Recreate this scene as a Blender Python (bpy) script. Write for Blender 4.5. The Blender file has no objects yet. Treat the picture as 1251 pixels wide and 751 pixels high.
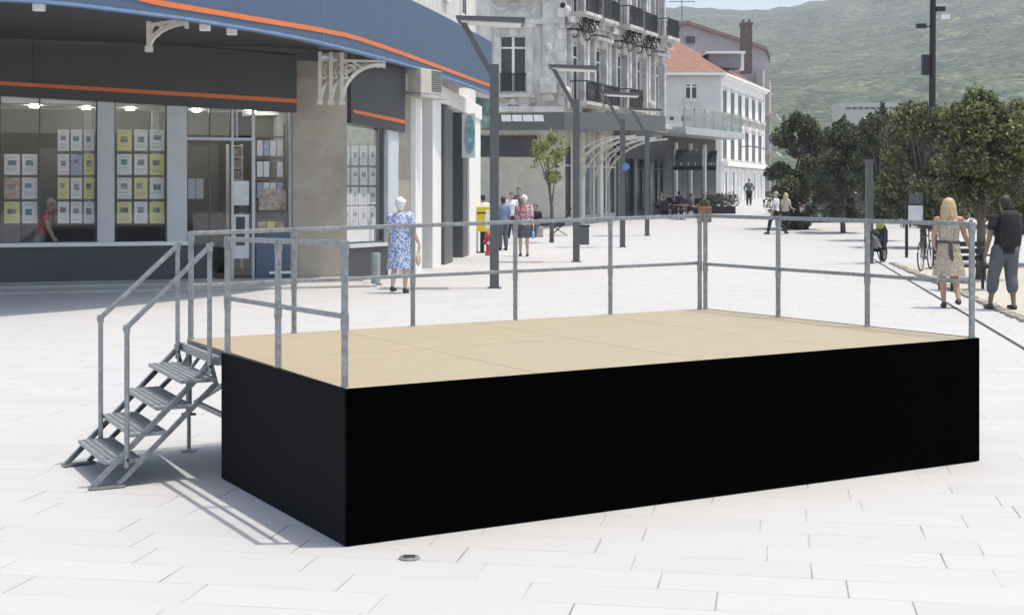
import bpy, bmesh, math, random
from mathutils import Vector, Matrix
R = math.radians
S = bpy.context.scene
COL = S.collection
random.seed(7)

# ------------------------------------------------------------------ camera, sky, sun, exposure
FPX, CX, HY, EYE = 1770.0, 625.5, 235.0, 1.8      # focal length / centre / horizon in photo pixels, eye height
cd = bpy.data.cameras.new('camera'); cam = bpy.data.objects.new('camera', cd); COL.objects.link(cam)
cam.location = (0, 0, EYE); cam.rotation_euler = (R(90), 0, 0)
cd.sensor_width = 36; cd.lens = FPX / 1251 * 36
cd.shift_y = -(375.5 - HY) / 1251
cd.clip_start = .1; cd.clip_end = 9000
S.camera = cam

SUN_EL, SUN_AZ = 74, 87                           # azimuth clockwise from +Y
w = bpy.data.worlds.new("World"); S.world = w; w.use_nodes = True
nt = w.node_tree; bg = nt.nodes['Background']
sky = nt.nodes.new('ShaderNodeTexSky'); sky.sky_type = 'NISHITA'; sky.sun_disc = False
sky.sun_elevation = R(SUN_EL); sky.sun_rotation = R(SUN_AZ); sky.air_density = 1.0; sky.dust_density = 2.6; sky.ozone_density = .6
nt.links.new(sky.outputs[0], bg.inputs[0]); bg.inputs[1].default_value = .15
sd = bpy.data.lights.new('sun', 'SUN'); sd.energy = 2.2; sd.angle = R(.5); sd.color = (1, .965, .91)
sun = bpy.data.objects.new('sun', sd); COL.objects.link(sun)
sv = Vector((math.sin(R(SUN_AZ)) * math.cos(R(SUN_EL)), math.cos(R(SUN_AZ)) * math.cos(R(SUN_EL)), math.sin(R(SUN_EL))))
sun.rotation_euler = (-sv).to_track_quat('-Z', 'Y').to_euler(); sun.location = (30, 10, 60)
S.view_settings.view_transform = 'Standard'; S.view_settings.look = 'None'
S.view_settings.exposure = .90; S.view_settings.gamma = 1; S.view_settings.use_curve_mapping = False
S.view_settings.use_white_balance = True; S.view_settings.white_balance_temperature = 6950; S.view_settings.white_balance_tint = 10
S.cycles.max_bounces = 6; S.cycles.transparent_max_bounces = 12; S.cycles.volume_bounces = 0
S.cycles.use_denoising = True

# ------------------------------------------------------------------ pixel <-> place
def gz(d):                                        # the plaza rises gently beyond 55 m
    return 0.0 if d < 55 else .025 * (min(d, 112) - 55)
def P(px, py, d): return Vector(((px - CX) / FPX * d, d, EYE - (py - HY) / FPX * d))
def G(px, py):
    d = FPX * EYE / max(py - HY, 4)
    for _ in range(30): d = FPX * (EYE - gz(d)) / max(py - HY, 4) * .5 + d * .5
    return Vector(((px - CX) / FPX * d, d, gz(d)))
def X(px, d): return (px - CX) / FPX * d

# ------------------------------------------------------------------ materials
MATS = {}
def M(name, col, rough=.6, metal=0, var=.12, scale=4, bump=0, spec=.5, coat=0, col2=None, detail=6, stretch=None):
    if name in MATS: return MATS[name]
    m = bpy.data.materials.new(name); m.use_nodes = True; MATS[name] = m
    n, l = m.node_tree.nodes, m.node_tree.links; b = n['Principled BSDF']
    b.inputs['Roughness'].default_value = rough; b.inputs['Metallic'].default_value = metal
    b.inputs['Specular IOR Level'].default_value = spec; b.inputs['Coat Weight'].default_value = coat
    tc = n.new('ShaderNodeTexCoord'); nz = n.new('ShaderNodeTexNoise')
    nz.inputs['Scale'].default_value = scale; nz.inputs['Detail'].default_value = detail; nz.inputs['Roughness'].default_value = .62
    src = tc.outputs['Object']
    if stretch:
        mp = n.new('ShaderNodeMapping'); mp.inputs['Scale'].default_value = stretch
        l.new(src, mp.inputs[0]); src = mp.outputs[0]
    l.new(src, nz.inputs[0])
    rp = n.new('ShaderNodeValToRGB')
    a = [max(0, c * (1 - var)) for c in col]; c2 = col2 or [min(1, c * (1 + var)) for c in col]
    rp.color_ramp.elements[0].position = .32; rp.color_ramp.elements[1].position = .68
    rp.color_ramp.elements[0].color = (*a, 1); rp.color_ramp.elements[1].color = (*c2, 1)
    l.new(nz.outputs[0], rp.inputs[0]); l.new(rp.outputs[0], b.inputs['Base Color'])
    if bump:
        bp = n.new('ShaderNodeBump'); bp.inputs['Strength'].default_value = bump; bp.inputs['Distance'].default_value = .02
        l.new(nz.outputs[0], bp.inputs['Height']); l.new(bp.outputs[0], b.inputs['Normal'])
    return m
def NG(m, typ, **kw):
    nd = m.node_tree.nodes.new(typ)
    for k, v in kw.items():
        if k in nd.inputs: nd.inputs[k].default_value = v
        else: setattr(nd, k, v)
    return nd
def math_node(m, op, a, b=None, c=None):
    nd = m.node_tree.nodes.new('ShaderNodeMath'); nd.operation = op
    for i, v in enumerate((a, b, c)):
        if v is None: continue
        if isinstance(v, (int, float)): nd.inputs[i].default_value = v
        else: m.node_tree.links.new(v, nd.inputs[i])
    return nd.outputs[0]
def glass(name, tint=(.9, .95, .95), refl=.10, rough=.02):
    if name in MATS: return MATS[name]
    m = bpy.data.materials.new(name); m.use_nodes = True; MATS[name] = m
    n, l = m.node_tree.nodes, m.node_tree.links; n.remove(n['Principled BSDF'])
    tr = n.new('ShaderNodeBsdfTransparent'); tr.inputs[0].default_value = (*tint, 1)
    gl = n.new('ShaderNodeBsdfGlossy'); gl.inputs['Roughness'].default_value = rough
    fr = n.new('ShaderNodeLayerWeight'); fr.inputs[0].default_value = refl + .15
    mr = n.new('ShaderNodeMapRange'); mr.inputs['To Min'].default_value = refl; mr.inputs['To Max'].default_value = .5
    l.new(fr.outputs['Fresnel'], mr.inputs[0])
    mx = n.new('ShaderNodeMixShader'); l.new(mr.outputs[0], mx.inputs[0]); l.new(tr.outputs[0], mx.inputs[1]); l.new(gl.outputs[0], mx.inputs[2])
    l.new(mx.outputs[0], n['Material Output'].inputs[0]); return m
def emit(name, col, s):
    if name in MATS: return MATS[name]
    m = bpy.data.materials.new(name); m.use_nodes = True; MATS[name] = m
    b = m.node_tree.nodes['Principled BSDF']; b.inputs['Base Color'].default_value = (*col, 1)
    b.inputs['Emission Color'].default_value = (*col, 1); b.inputs['Emission Strength'].default_value = s; return m
def leafmat(name, c1, c2, c3):
    m = bpy.data.materials.new(name); m.use_nodes = True
    n, l = m.node_tree.nodes, m.node_tree.links; b = n['Principled BSDF']
    g = n.new('ShaderNodeNewGeometry'); rp = n.new('ShaderNodeValToRGB'); e = rp.color_ramp.elements
    e[0].color = (*c1, 1); e[1].color = (*c3, 1); k = e.new(.55); k.color = (*c2, 1)
    l.new(g.outputs['Random Per Island'], rp.inputs[0]); l.new(rp.outputs[0], b.inputs['Base Color'])
    b.inputs['Roughness'].default_value = .55; b.inputs['Specular IOR Level'].default_value = .3
    t = n.new('ShaderNodeBsdfTranslucent'); l.new(rp.outputs[0], t.inputs[0])
    mx = n.new('ShaderNodeMixShader'); mx.inputs[0].default_value = .25
    l.new(b.outputs[0], mx.inputs[1]); l.new(t.outputs[0], mx.inputs[2]); l.new(mx.outputs[0], n['Material Output'].inputs[0])
    return m

# ------------------------------------------------------------------ objects
LOC = {}
def tag(o, label=None, cat=None, group=None, kind=None):
    if label: o['label'] = label
    if cat: o['category'] = cat
    if group: o['group'] = group
    if kind: o['kind'] = kind
    return o
def thing(name, label, cat, loc, group=None):
    o = bpy.data.objects.new(name, None); COL.objects.link(o); o.location = loc
    o.empty_display_size = .2; LOC[o] = Vector(loc); return tag(o, label, cat, group)
class MB:
    def __init__(s): s.v = []; s.f = []
    def add(s, vs, fs):
        k = len(s.v); s.v += [Vector(v) for v in vs]; s.f += [tuple(i + k for i in f) for f in fs]; return s
    def quad(s, a, b, c, d): return s.add([a, b, c, d], [(0, 1, 2, 3)])
    def hexa(s, v):                                # v: 4 bottom, 4 top
        return s.add(v, [(3, 2, 1, 0), (4, 5, 6, 7), (0, 1, 5, 4), (1, 2, 6, 5), (2, 3, 7, 6), (3, 0, 4, 7)])
    def box(s, c, sx, sy, sz, rz=0):               # c = centre of the base
        ca, sa = math.cos(rz), math.sin(rz); o = []
        for z in (0, sz):
            for x, y in ((-1, -1), (1, -1), (1, 1), (-1, 1)):
                x, y = x * sx / 2, y * sy / 2; o.append((c[0] + x * ca - y * sa, c[1] + x * sa + y * ca, c[2] + z))
        return s.hexa(o)
    def bar(s, p, q, wd, ht=None, up=(0, 0, 1)):
        p, q = Vector(p), Vector(q); ht = ht or wd; d = (q - p).normalized(); u = Vector(up)
        if abs(d.dot(u)) > .98: u = Vector((0, 1, 0)) if abs(d.z) > .9 else Vector((0, 0, 1))
        r = d.cross(u).normalized(); t = r.cross(d).normalized(); o = []
        for e in (p, q):
            for a, b in ((-1, -1), (1, -1), (1, 1), (-1, 1)): o.append(e + r * a * wd / 2 + t * b * ht / 2)
        return s.hexa(o)
    def tube(s, pts, r, n=8, closed=False):
        pts = [Vector(p) for p in pts]; rs = r if isinstance(r, (list, tuple)) else [r] * len(pts); rings = []
        for i, p in enumerate(pts):
            if closed: d = pts[(i + 1) % len(pts)] - pts[i - 1]
            else: d = pts[min(i + 1, len(pts) - 1)] - pts[max(i - 1, 0)]
            d.normalize(); u = Vector((0, 0, 1)) if abs(d.z) < .9 else Vector((0, 1, 0))
            a = d.cross(u).normalized(); b = a.cross(d).normalized()
            rings.append([p + (a * math.cos(t * 2 * math.pi / n) + b * math.sin(t * 2 * math.pi / n)) * rs[i] for t in range(n)])
        return s.loft(rings, closed)
    def loft(s, rings, closed=False, cap=True):
        n = len(rings[0]); vs = [v for rg in rings for v in rg]; fs = []; m = len(rings)
        for i in range(m if closed else m - 1):
            j = (i + 1) % m
            for t in range(n): u = (t + 1) % n; fs.append((i * n + t, i * n + u, j * n + u, j * n + t))
        if cap and not closed: fs += [tuple(range(n))[::-1], tuple((m - 1) * n + t for t in range(n))]
        return s.add(vs, fs)
    def lathe(s, c, prof, n=16):                   # prof: (r, z)
        return s.loft([[Vector((c[0] + r * math.cos(t * 2 * math.pi / n), c[1] + r * math.sin(t * 2 * math.pi / n), c[2] + z)) for t in range(n)] for r, z in prof])
    def ell(s, c, rx, ry, rz, n=12, m=8):
        prof = []
        for i in range(m + 1):
            a = -math.pi / 2 + math.pi * i / m; k = max(math.cos(a), .03)
            prof.append([Vector((c[0] + rx * k * math.cos(t * 2 * math.pi / n), c[1] + ry * k * math.sin(t * 2 * math.pi / n), c[2] + rz * math.sin(a))) for t in range(n)])
        return s.loft(prof)
    def cap(s, p, q, r0, r1, n=10):                # tapered capsule
        p, q = Vector(p), Vector(q); d = q - p; L = d.length
        if L < 1e-6: return s.ell(p, r0, r0, r0)
        d /= L; u = Vector((0, 0, 1)) if abs(d.z) < .9 else Vector((0, 1, 0)); a = d.cross(u).normalized(); b = a.cross(d)
        rings = []
        for e, rr, sg in ((p, r0, -1), (q, r1, 1)):
            for k in ((80, 45, 0) if sg < 0 else (0, 45, 80)):
                c = e + d * sg * rr * math.sin(R(k)); rad = rr * math.cos(R(k))
                rings.append([c + (a * math.cos(t * 2 * math.pi / n) + b * math.sin(t * 2 * math.pi / n)) * rad for t in range(n)])
        return s.loft(rings)
    def build(s, name, mat, parent=None, smooth=False, bevel=0, origin=None):
        me = bpy.data.meshes.new(name); o = bpy.data.objects.new(name, me); COL.objects.link(o)
        if parent is not None: off = LOC[parent]; o.parent = parent; LOC[o] = off
        else:
            if origin is None:
                xs = [v.x for v in s.v]; ys = [v.y for v in s.v]
                origin = Vector(((min(xs) + max(xs)) / 2, (min(ys) + max(ys)) / 2, min(v.z for v in s.v)))
            off = Vector(origin); o.location = off; LOC[o] = off
        me.from_pydata([v - off for v in s.v], [], s.f)
        bm = bmesh.new(); bm.from_mesh(me); bmesh.ops.recalc_face_normals(bm, faces=bm.faces); bm.to_mesh(me); bm.free()
        if smooth:
            for p in me.polygons: p.use_smooth = True
        me.materials.append(mat); me.update()
        if bevel:
            b = o.modifiers.new('bevel', 'BEVEL'); b.width = bevel; b.segments = 2; b.limit_method = 'ANGLE'
        return o
def copy_tree(o, parent=None):
    c = o.copy(); COL.objects.link(c); LOC[c] = LOC[o]
    if parent: c.parent = parent
    for ch in [x for x in COL.objects if x.parent == o]: copy_tree(ch, c)
    return c

class Wall:                                        # a vertical plane in plan; u along it, n out of it
    def __init__(s, a, b):
        s.a = Vector((a[0], a[1])); d = Vector((b[0], b[1])) - s.a; s.L = d.length; s.d = d.normalized()
        n = Vector((s.d.y, -s.d.x)); s.n = n if n.dot(-s.a) > 0 else -n
    def u(s, px):
        k = (px - CX) / FPX                        # X = k*Y
        return (k * s.a.y - s.a.x) / (s.d.x - k * s.d.y)
    def depth(s, px): return s.a.y + s.u(px) * s.d.y
    def z(s, px, py): return EYE - (py - HY) / FPX * s.depth(px)
    def p(s, u, z, n=0): q = s.a + s.d * u + s.n * n; return Vector((q.x, q.y, z))
    def slab(s, mb, u0, u1, z0, z1, n0, n1):
        return mb.hexa([s.p(u0, z0, n0), s.p(u1, z0, n0), s.p(u1, z0, n1), s.p(u0, z0, n1), s.p(u0, z1, n0), s.p(u1, z1, n0), s.p(u1, z1, n1), s.p(u0, z1, n1)])
    def slant(s, mb, c, n0, n1):                   # c: four pixel corners tl,tr,br,bl
        q = [(s.u(x), s.z(x, y)) for x, y in c]
        return mb.hexa([s.p(*q[3], n0), s.p(*q[2], n0), s.p(*q[2], n1), s.p(*q[3], n1), s.p(*q[0], n0), s.p(*q[1], n0), s.p(*q[1], n1), s.p(*q[0], n1)])
    def px(s, mb, x0, y0, x1, y1, n0, n1):
        xm = (x0 + x1) / 2
        return s.slab(mb, s.u(x0), s.u(x1), s.z(xm, y1), s.z(xm, y0), n0, n1)
    def openings(s, mb, u0, u1, z0, z1, ops, n0, n1):
        us = sorted({u0, u1, *[o[0] for o in ops], *[o[1] for o in ops]}); zs = sorted({z0, z1, *[o[2] for o in ops], *[o[3] for o in ops]})
        us = [k for k in us if u0 <= k <= u1]; zs = [k for k in zs if z0 <= k <= z1]
        for a, b in zip(us, us[1:]):
            run = None
            for c, d in zip(zs, zs[1:]):
                hole = any(o[0] - 1e-6 <= a and b <= o[1] + 1e-6 and o[2] - 1e-6 <= c and d <= o[3] + 1e-6 for o in ops)
                if hole:
                    if run: s.slab(mb, a, b, run[0], run[1], n0, n1); run = None
                else: run = (run[0], d) if run else (c, d)
            if run: s.slab(mb, a, b, run[0], run[1], n0, n1)
        return mb

# common materials
m_galv = M('galvanised_steel', (.30, .315, .325), .45, .85, .25, 25, 0)
m_galvd = M('galvanised_tread', (.34, .36, .36), .5, .7, .3, 40, .15)
m_dkmetal = M('dark_grey_paint', (.105, .112, .115), .45, .2, .1, 6)
m_black = M('black_metal', (.018, .018, .02), .45, .3, .2, 8)
m_white = M('white_paint', (.78, .78, .76), .5, 0, .05, 3)
m_cream = M('cream_iron_paint', (.68, .65, .58), .55, 0, .1, 10)
m_glass = glass('window_glass', (1, 1, 1), .045)

# ------------------------------------------------------------------ ground
def ground():
    m = bpy.data.materials.new('pale_stone_paving'); m.use_nodes = True
    n, l = m.node_tree.nodes, m.node_tree.links; b = n['Principled BSDF']
    tc = n.new('ShaderNodeTexCoord'); mp = n.new('ShaderNodeMapping'); mp.inputs['Rotation'].default_value = (0, 0, R(10.3))
    l.new(tc.outputs['Object'], mp.inputs[0]); sp = n.new('ShaderNodeSeparateXYZ'); l.new(mp.outputs[0], sp.inputs[0])
    u, v = sp.outputs[0], sp.outputs[1]
    row = math_node(m, 'FLOOR', math_node(m, 'DIVIDE', v, .3)); fv = math_node(m, 'FRACT', math_node(m, 'DIVIDE', v, .3))
    wn = n.new('ShaderNodeTexWhiteNoise'); wn.noise_dimensions = '1D'; l.new(row, wn.inputs['W'])
    uu = math_node(m, 'ADD', math_node(m, 'DIVIDE', u, .85), math_node(m, 'MULTIPLY', wn.outputs[0], 7.3))
    fu = math_node(m, 'FRACT', uu); colid = math_node(m, 'FLOOR', uu)
    def edge(fr, size, wd):
        d = math_node(m, 'MINIMUM', fr, math_node(m, 'SUBTRACT', 1, fr)); return math_node(m, 'LESS_THAN', math_node(m, 'MULTIPLY', d, size), wd)
    nz = NG(m, 'ShaderNodeTexNoise', Scale=1.3, Detail=5); l.new(tc.outputs['Object'], nz.inputs[0])
    nb = NG(m, 'ShaderNodeTexNoise', Scale=.18, Detail=3); l.new(tc.outputs['Object'], nb.inputs[0])
    fade = NG(m, 'ShaderNodeMapRange'); fade.inputs['From Min'].default_value = .38; fade.inputs['From Max'].default_value = .62
    l.new(nz.outputs[0], fade.inputs[0])
    jv = math_node(m, 'MULTIPLY', edge(fv, .3, .0030), math_node(m, 'ADD', math_node(m, 'MULTIPLY', fade.outputs[0], .52), .03))
    ju = math_node(m, 'MULTIPLY', edge(fu, .85, .0042), math_node(m, 'ADD', math_node(m, 'MULTIPLY', fade.outputs[0], .7), .12))
    j = math_node(m, 'MINIMUM', math_node(m, 'ADD', jv, ju), .9)
    w2 = n.new('ShaderNodeTexWhiteNoise'); w2.noise_dimensions = '2D'; cb = n.new('ShaderNodeCombineXYZ'); l.new(row, cb.inputs[0]); l.new(colid, cb.inputs[1]); l.new(cb.outputs[0], w2.inputs[0])
    tone = math_node(m, 'ADD', .90, math_node(m, 'ADD', math_node(m, 'MULTIPLY', w2.outputs[0], .055), math_node(m, 'ADD', math_node(m, 'MULTIPLY', nz.outputs[0], .06), math_node(m, 'MULTIPLY', nb.outputs[0], .08))))
    fine = NG(m, 'ShaderNodeTexNoise', Scale=60.0, Detail=3); l.new(tc.outputs['Object'], fine.inputs[0])
    tone = math_node(m, 'ADD', tone, math_node(m, 'MULTIPLY', math_node(m, 'SUBTRACT', fine.outputs[0], .5), .06))
    mx = NG(m, 'ShaderNodeMix', data_type='RGBA'); mx.inputs[6].default_value = (.42, .424, .418, 1); mx.inputs[7].default_value = (.10, .095, .09, 1)
    l.new(j, mx.inputs[0])
    vm = NG(m, 'ShaderNodeVectorMath', operation='SCALE'); l.new(mx.outputs[2], vm.inputs[0]); l.new(tone, vm.inputs['Scale'])
    l.new(vm.outputs[0], b.inputs['Base Color']); b.inputs['Roughness'].default_value = .8; b.inputs['Specular IOR Level'].default_value = .25
    bp = NG(m, 'ShaderNodeBump', Strength=.25, Distance=.004); l.new(fine.outputs[0], bp.inputs['Height']); l.new(bp.outputs[0], b.inputs['Normal'])
    ys = [-60, 0, 20, 40, 50, 54, 55, 56, 60, 70, 80, 95, 110, 111, 112, 150, 260, 420]; xs = [-300, -100, -40, -10, 0, 10, 40, 100, 400]
    mb = MB(); mb.add([(x, y, gz(y)) for y in ys for x in xs], [(i * len(xs) + k, i * len(xs) + k + 1, (i + 1) * len(xs) + k + 1, (i + 1) * len(xs) + k) for i in range(len(ys) - 1) for k in range(len(xs) - 1)])
    tag(mb.build('plaza_paving', m, origin=(0, 0, 0)), kind='structure')
ground()

m_gravel = M('gravel_beige', (.42, .395, .34), .9, 0, .25, 18, .5)
# gravel strip under the trees, its cobble edging, the slot drain
e0, e1 = G(1108, 330), G(1300, 413); ed = (e1 - e0); ed.z = 0; edn = ed.normalized()
far = e0 - edn * 3; near = e1 + edn * 10
def strip(a, b, wd, z, name, mat, segs=24):
    mb = MB(); side = Vector((-(b - a).y, (b - a).x, 0)).normalized()
    if side.x < 0: side = -side
    vs = []
    for i in range(segs + 1):
        p = a.lerp(b, i / segs)
        for q in (p, p + side * wd): vs.append((q.x, q.y, gz(q.y) + z))
    mb.add(vs, [(2 * i, 2 * i + 1, 2 * i + 3, 2 * i + 2) for i in range(segs)])
    return tag(mb.build(name, mat), kind='structure')
strip(far, near, 9, .004, 'gravel_bed', m_gravel)
strip(G(1070, 318) - edn * 2, G(1251, 440) + edn * 8, .045, .008, 'slot_drain', M('drain_dark', (.03, .03, .03), .7))  # flat dark strip for the open slot
mb = MB(); L = (near - far).length; k = 0.0
sideL = Vector((edn.y, -edn.x, 0)); rr = random.Random(3)
while k < L:
    p = far + edn * k; q = p + edn * rr.uniform(.14, .24)
    mb.bar((p.x, p.y, gz(p.y) + .015), (q.x, q.y, gz(q.y) + .015), rr.uniform(.12, .2), rr.uniform(.04, .07)); k += rr.uniform(.24, .34)
tag(mb.build('cobble_edging', M('cobble', (.30, .27, .22), .85, 0, .35, 12, .3), bevel=.01), kind='structure')

# small floor light let into the paving
c = G(500, 682); t = thing('ground_spotlight', 'small round grey ground light set in the paving in front of the stage', 'ground light', (c.x, c.y, 0))
MB().lathe((c.x, c.y, .002), [(.052, 0), (.052, .006), (.04, .008)], 24).build('rim', m_galvd, t)
mb = MB(); [mb.bar((c.x - .03, c.y + dy, .013), (c.x + .03, c.y + dy, .013), .004) for dy in (-.022, -.011, 0, .011, .022)]; mb.build('grille', m_dkmetal, t)

# ------------------------------------------------------------------ hill
def hill():
    m = bpy.data.materials.new('forest_slope'); m.use_nodes = True
    n, l = m.node_tree.nodes, m.node_tree.links; b = n['Principled BSDF']; b.inputs['Roughness'].default_value = .95; b.inputs['Specular IOR Level'].default_value = .1
    tc = n.new('ShaderNodeTexCoord'); vo = NG(m, 'ShaderNodeTexVoronoi', Scale=.17); l.new(tc.outputs['Object'], vo.inputs[0])
    nz = NG(m, 'ShaderNodeTexNoise', Scale=.02, Detail=8); l.new(tc.outputs['Object'], nz.inputs[0])
    sx = n.new('ShaderNodeSeparateColor'); l.new(vo.outputs['Color'], sx.inputs[0])
    v = math_node(m, 'ADD', math_node(m, 'MULTIPLY', sx.outputs[0], .45), math_node(m, 'MULTIPLY', nz.outputs[0], .75))
    rp = n.new('ShaderNodeValToRGB'); e = rp.color_ramp.elements
    e[0].position = .25; e[0].color = (.012, .03, .014, 1); e[1].position = .95; e[1].color = (.20, .225, .12, 1); k = e.new(.55); k.color = (.045, .08, .036, 1)
    l.new(v, rp.inputs[0]); l.new(rp.outputs[0], b.inputs['Base Color'])
    bp = NG(m, 'ShaderNodeBump', Strength=1.0, Distance=7.0); bp.invert = True; l.new(vo.outputs['Distance'], bp.inputs['Height']); l.new(bp.outputs[0], b.inputs['Normal'])
    ridge = [(-900, 150), (100, 190), (190, 228), (225, 231), (260, 229), (310, 229), (350, 234), (400, 240), (460, 252), (560, 285), (700, 320), (1000, 380), (1600, 380)]
    def rz(x):
        for (a, za), (b2, zb) in zip(ridge, ridge[1:]):
            if a <= x <= b2: return za + (zb - za) * (x - a) / (b2 - a)
        return 150
    rr = random.Random(5); from mathutils import noise
    NX, NY = 260, 90; vs = []
    for j in range(NY + 1):
        t = j / NY; y = 430 + t * 1900
        for i in range(NX + 1):
            x = -500 + 1900 * i / NX
            q = x / y * 1800 if y > 0 else x
            prof = min(1, max(0, (y - 430) / 1370)); prof = prof ** 1.25
            z = 1.4 + rz(q) * prof * (1 if y < 1800 else 1 - (y - 1800) / 900) * (y / 1800 if y < 1800 else 1) ** .0
            z += noise.noise(Vector((x * .006, y * .006, 1))) * 18 * prof * (1 - .75 * (abs(y - 1800) < 120)) + noise.noise(Vector((x * .05, y * .05, 3))) * 4 * min(1, prof * 4)
            vs.append((x, y, z))
    fs = [(j * (NX + 1) + i, j * (NX + 1) + i + 1, (j + 1) * (NX + 1) + i + 1, (j + 1) * (NX + 1) + i) for j in range(NY) for i in range(NX)]
    mb = MB(); mb.add(vs, fs); tag(mb.build('forested_hill', m, smooth=True, origin=(0, 430, 0)), kind='structure')
hill()

# ------------------------------------------------------------------ stage
A, B, Cc, D, E_ = G(424, 667), G(1193, 563), G(273, 584), P(228, 414, 10.09), P(858, 377, 12.46)
zA, zB, zC, zD, zE = (EYE - (y - HY) / FPX * q.y for y, q in ((475, A), (413, B), (431, Cc), (414, D), (377, E_)))
A.z = zA; B.z = zB; Cc.z = zC; D.z = zD; E_.z = zE
stage = thing('stage_platform', 'low portable stage with plywood deck, black skirt and grey guard rails on the pale plaza', 'stage', ((A.x + E_.x) / 2, (A.y + E_.y) / 2, 0))
uS = (B - A).normalized(); vS = (D - A).normalized(); cenS = (A + E_) / 2
def deckpt(a, b):                                  # a along the front 0-1, b front to back 0-1
    return A.lerp(B, a).lerp(D.lerp(E_, a), b)
mply = M('plywood_deck', (.335, .283, .185), .58, 0, .10, 2.5, .05, stretch=(1, 7, 1), detail=9)
def deck_panel(a0, a1, b0, b1):
    g = .0006; mb = MB(); up = Vector((0, 0, 1)); q = [deckpt(a0 + g, b0 + g), deckpt(a1 - g, b0 + g), deckpt(a1 - g, b1 - g), deckpt(a0 + g, b1 - g)]
    mb.hexa([p - up * .018 for p in q] + q); return mb.build('deck_panel', mply, stage)
for i in range(4):
    for j in range(2): deck_panel(i / 4, (i + 1) / 4, j / 2, (j + 1) / 2)
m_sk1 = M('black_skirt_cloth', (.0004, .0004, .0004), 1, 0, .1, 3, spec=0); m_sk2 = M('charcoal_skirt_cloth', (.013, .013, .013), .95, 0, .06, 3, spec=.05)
def skirt(p, q, name, mat, out):
    mb = MB(); o = out * .006; lo = Vector((0, 0, .004))
    e_ = (q - p).normalized() * .0135; p = p - e_; q = q + (e_ if name == 'front_skirt' else e_ * 0)
    p0, q0 = Vector((p.x, p.y, .004)), Vector((q.x, q.y, .004)); up = Vector((0, 0, .003))
    mb.hexa([p0 + o, q0 + o, q0 + o * 2.2, p0 + o * 2.2, p + o + up, q + o + up, q + o * 2.2 + up, p + o * 2.2 + up]); return mb.build(name, mat, stage)
nF = Vector((uS.y, -uS.x, 0)).normalized(); nL = Vector((-vS.y, vS.x, 0)).normalized(); nL = nL if nL.x < 0 else -nL
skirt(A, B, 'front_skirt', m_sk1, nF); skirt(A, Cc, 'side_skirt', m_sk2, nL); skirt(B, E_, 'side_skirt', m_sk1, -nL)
# frame under the deck
mb = MB(); dz = Vector((0, 0, -.06))
ins = lambda a, b: deckpt(a, b) + dz
for s in ((0.004, .004, .996, .004), (.004, .996, .996, .996), (.004, .004, .004, .996), (.996, .004, .996, .996), (.5, .004, .5, .996), (.25, .004, .25, .996), (.75, .004, .75, .996)):
    mb.bar(ins(s[0], s[1]), ins(s[2], s[3]), .04, .08)
mb.build('deck_frame', m_galvd, stage)
def leg(p):
    mb = MB(); mb.tube([(p.x, p.y, .02), (p.x, p.y, .34)], .014, 12); mb.tube([(p.x, p.y, .26), (p.x, p.y, p.z - .1)], .022, 12)
    lg = mb.build('leg', m_galvd, stage)
    MB().box((p.x, p.y, 0), .09, .09, .012).build('foot_plate', m_galvd, lg)
    k = MB(); k.tube([(p.x - .05, p.y, .26), (p.x + .05, p.y, .26)], .009, 8); k.build('clamp_bolt', m_black, lg)
for a in (0.035, .5, .965):
    for b in (.05, .965): leg(deckpt(.002 if (a < .1 and b > .5) else a, .992 if (a < .1 and b > .5) else b))
mb = MB(); p, q = deckpt(.012, .988), deckpt(.012, .35)
mb.bar((p.x, p.y, .34), (q.x, q.y, .34), .03, .03); mb.bar((p.x, p.y, .34), (q.x * .6 + p.x * .4, q.y * .6 + p.y * .4, q.z - .1), .025, .025)
mb.build('cross_brace', m_galvd, stage)

def rail_z(py, pt): return EYE - (py - HY) / FPX * pt.y
def railing(p, q, pix_posts, ztop, zmid, name_label=None, extra=.0):
    """posts at the given photo columns along deck edge p-q; rails at the given end heights"""
    wl = Wall((p.x, p.y), (q.x, q.y)); Lw = wl.L
    def dk(u): return p.z + (q.z - p.z) * u / Lw
    inn = .019 if (Vector((cenS.x, cenS.y)) - wl.a).dot(wl.n) > 0 else -.019
    us = [min(max(wl.u(x), .024), Lw - .024) for x in pix_posts]
    u0, u1 = us[0], us[-1]
    zt = lambda u: ztop[0] + (ztop[1] - ztop[0]) * (u - u0) / (u1 - u0)
    zm = lambda u: zmid[0] + (zmid[1] - zmid[0]) * (u - u0) / (u1 - u0)
    mb = MB(); mb.bar(wl.p(u0 - extra, zt(u0), inn), wl.p(u1 + extra, zt(u1), inn), .030, .030)
    top = mb.build('guardrail', m_galv, stage, bevel=.004)
    mb = MB(); mb.bar(wl.p(u0, zm(u0), inn), wl.p(u1, zm(u1), inn), .026, .026); mb.build('middle_rail', m_galv, top, bevel=.004)
    for u in us:
        mb = MB(); mb.bar(wl.p(u, dk(u) + .001, inn), wl.p(u, zt(u) + .005, inn), .034, .034); po = mb.build('post', m_galv, top, bevel=.005)
        mb = MB(); mb.bar(wl.p(u, zt(u) - .06, inn), wl.p(u, zt(u) + .014, inn), .041, .041); mb.build('rail_socket', m_galv, po, bevel=.004)
        mb = MB(); mb.bar(wl.p(u, zm(u) - .07, inn), wl.p(u, zm(u) + .02, inn), .040, .040); mb.build('rail_socket', m_galv, po, bevel=.004)
        mb = MB(); mb.bar(wl.p(u, dk(u) + .0015, inn), wl.p(u, dk(u) + .012, inn), .036, .058); mb.build('base_flange', m_galvd, po)
RH = {}
railing(D, E_, (228, 358, 503, 628, 744, 853), (rail_z(285, D), rail_z(263.5, E_)), (rail_z(349, D), rail_z(321, E_)))
railing(E_, B, (864, 953, 1062, 1190), (rail_z(263.5, E_), rail_z(274, B)), (rail_z(322, E_), rail_z(345, B)))
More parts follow.
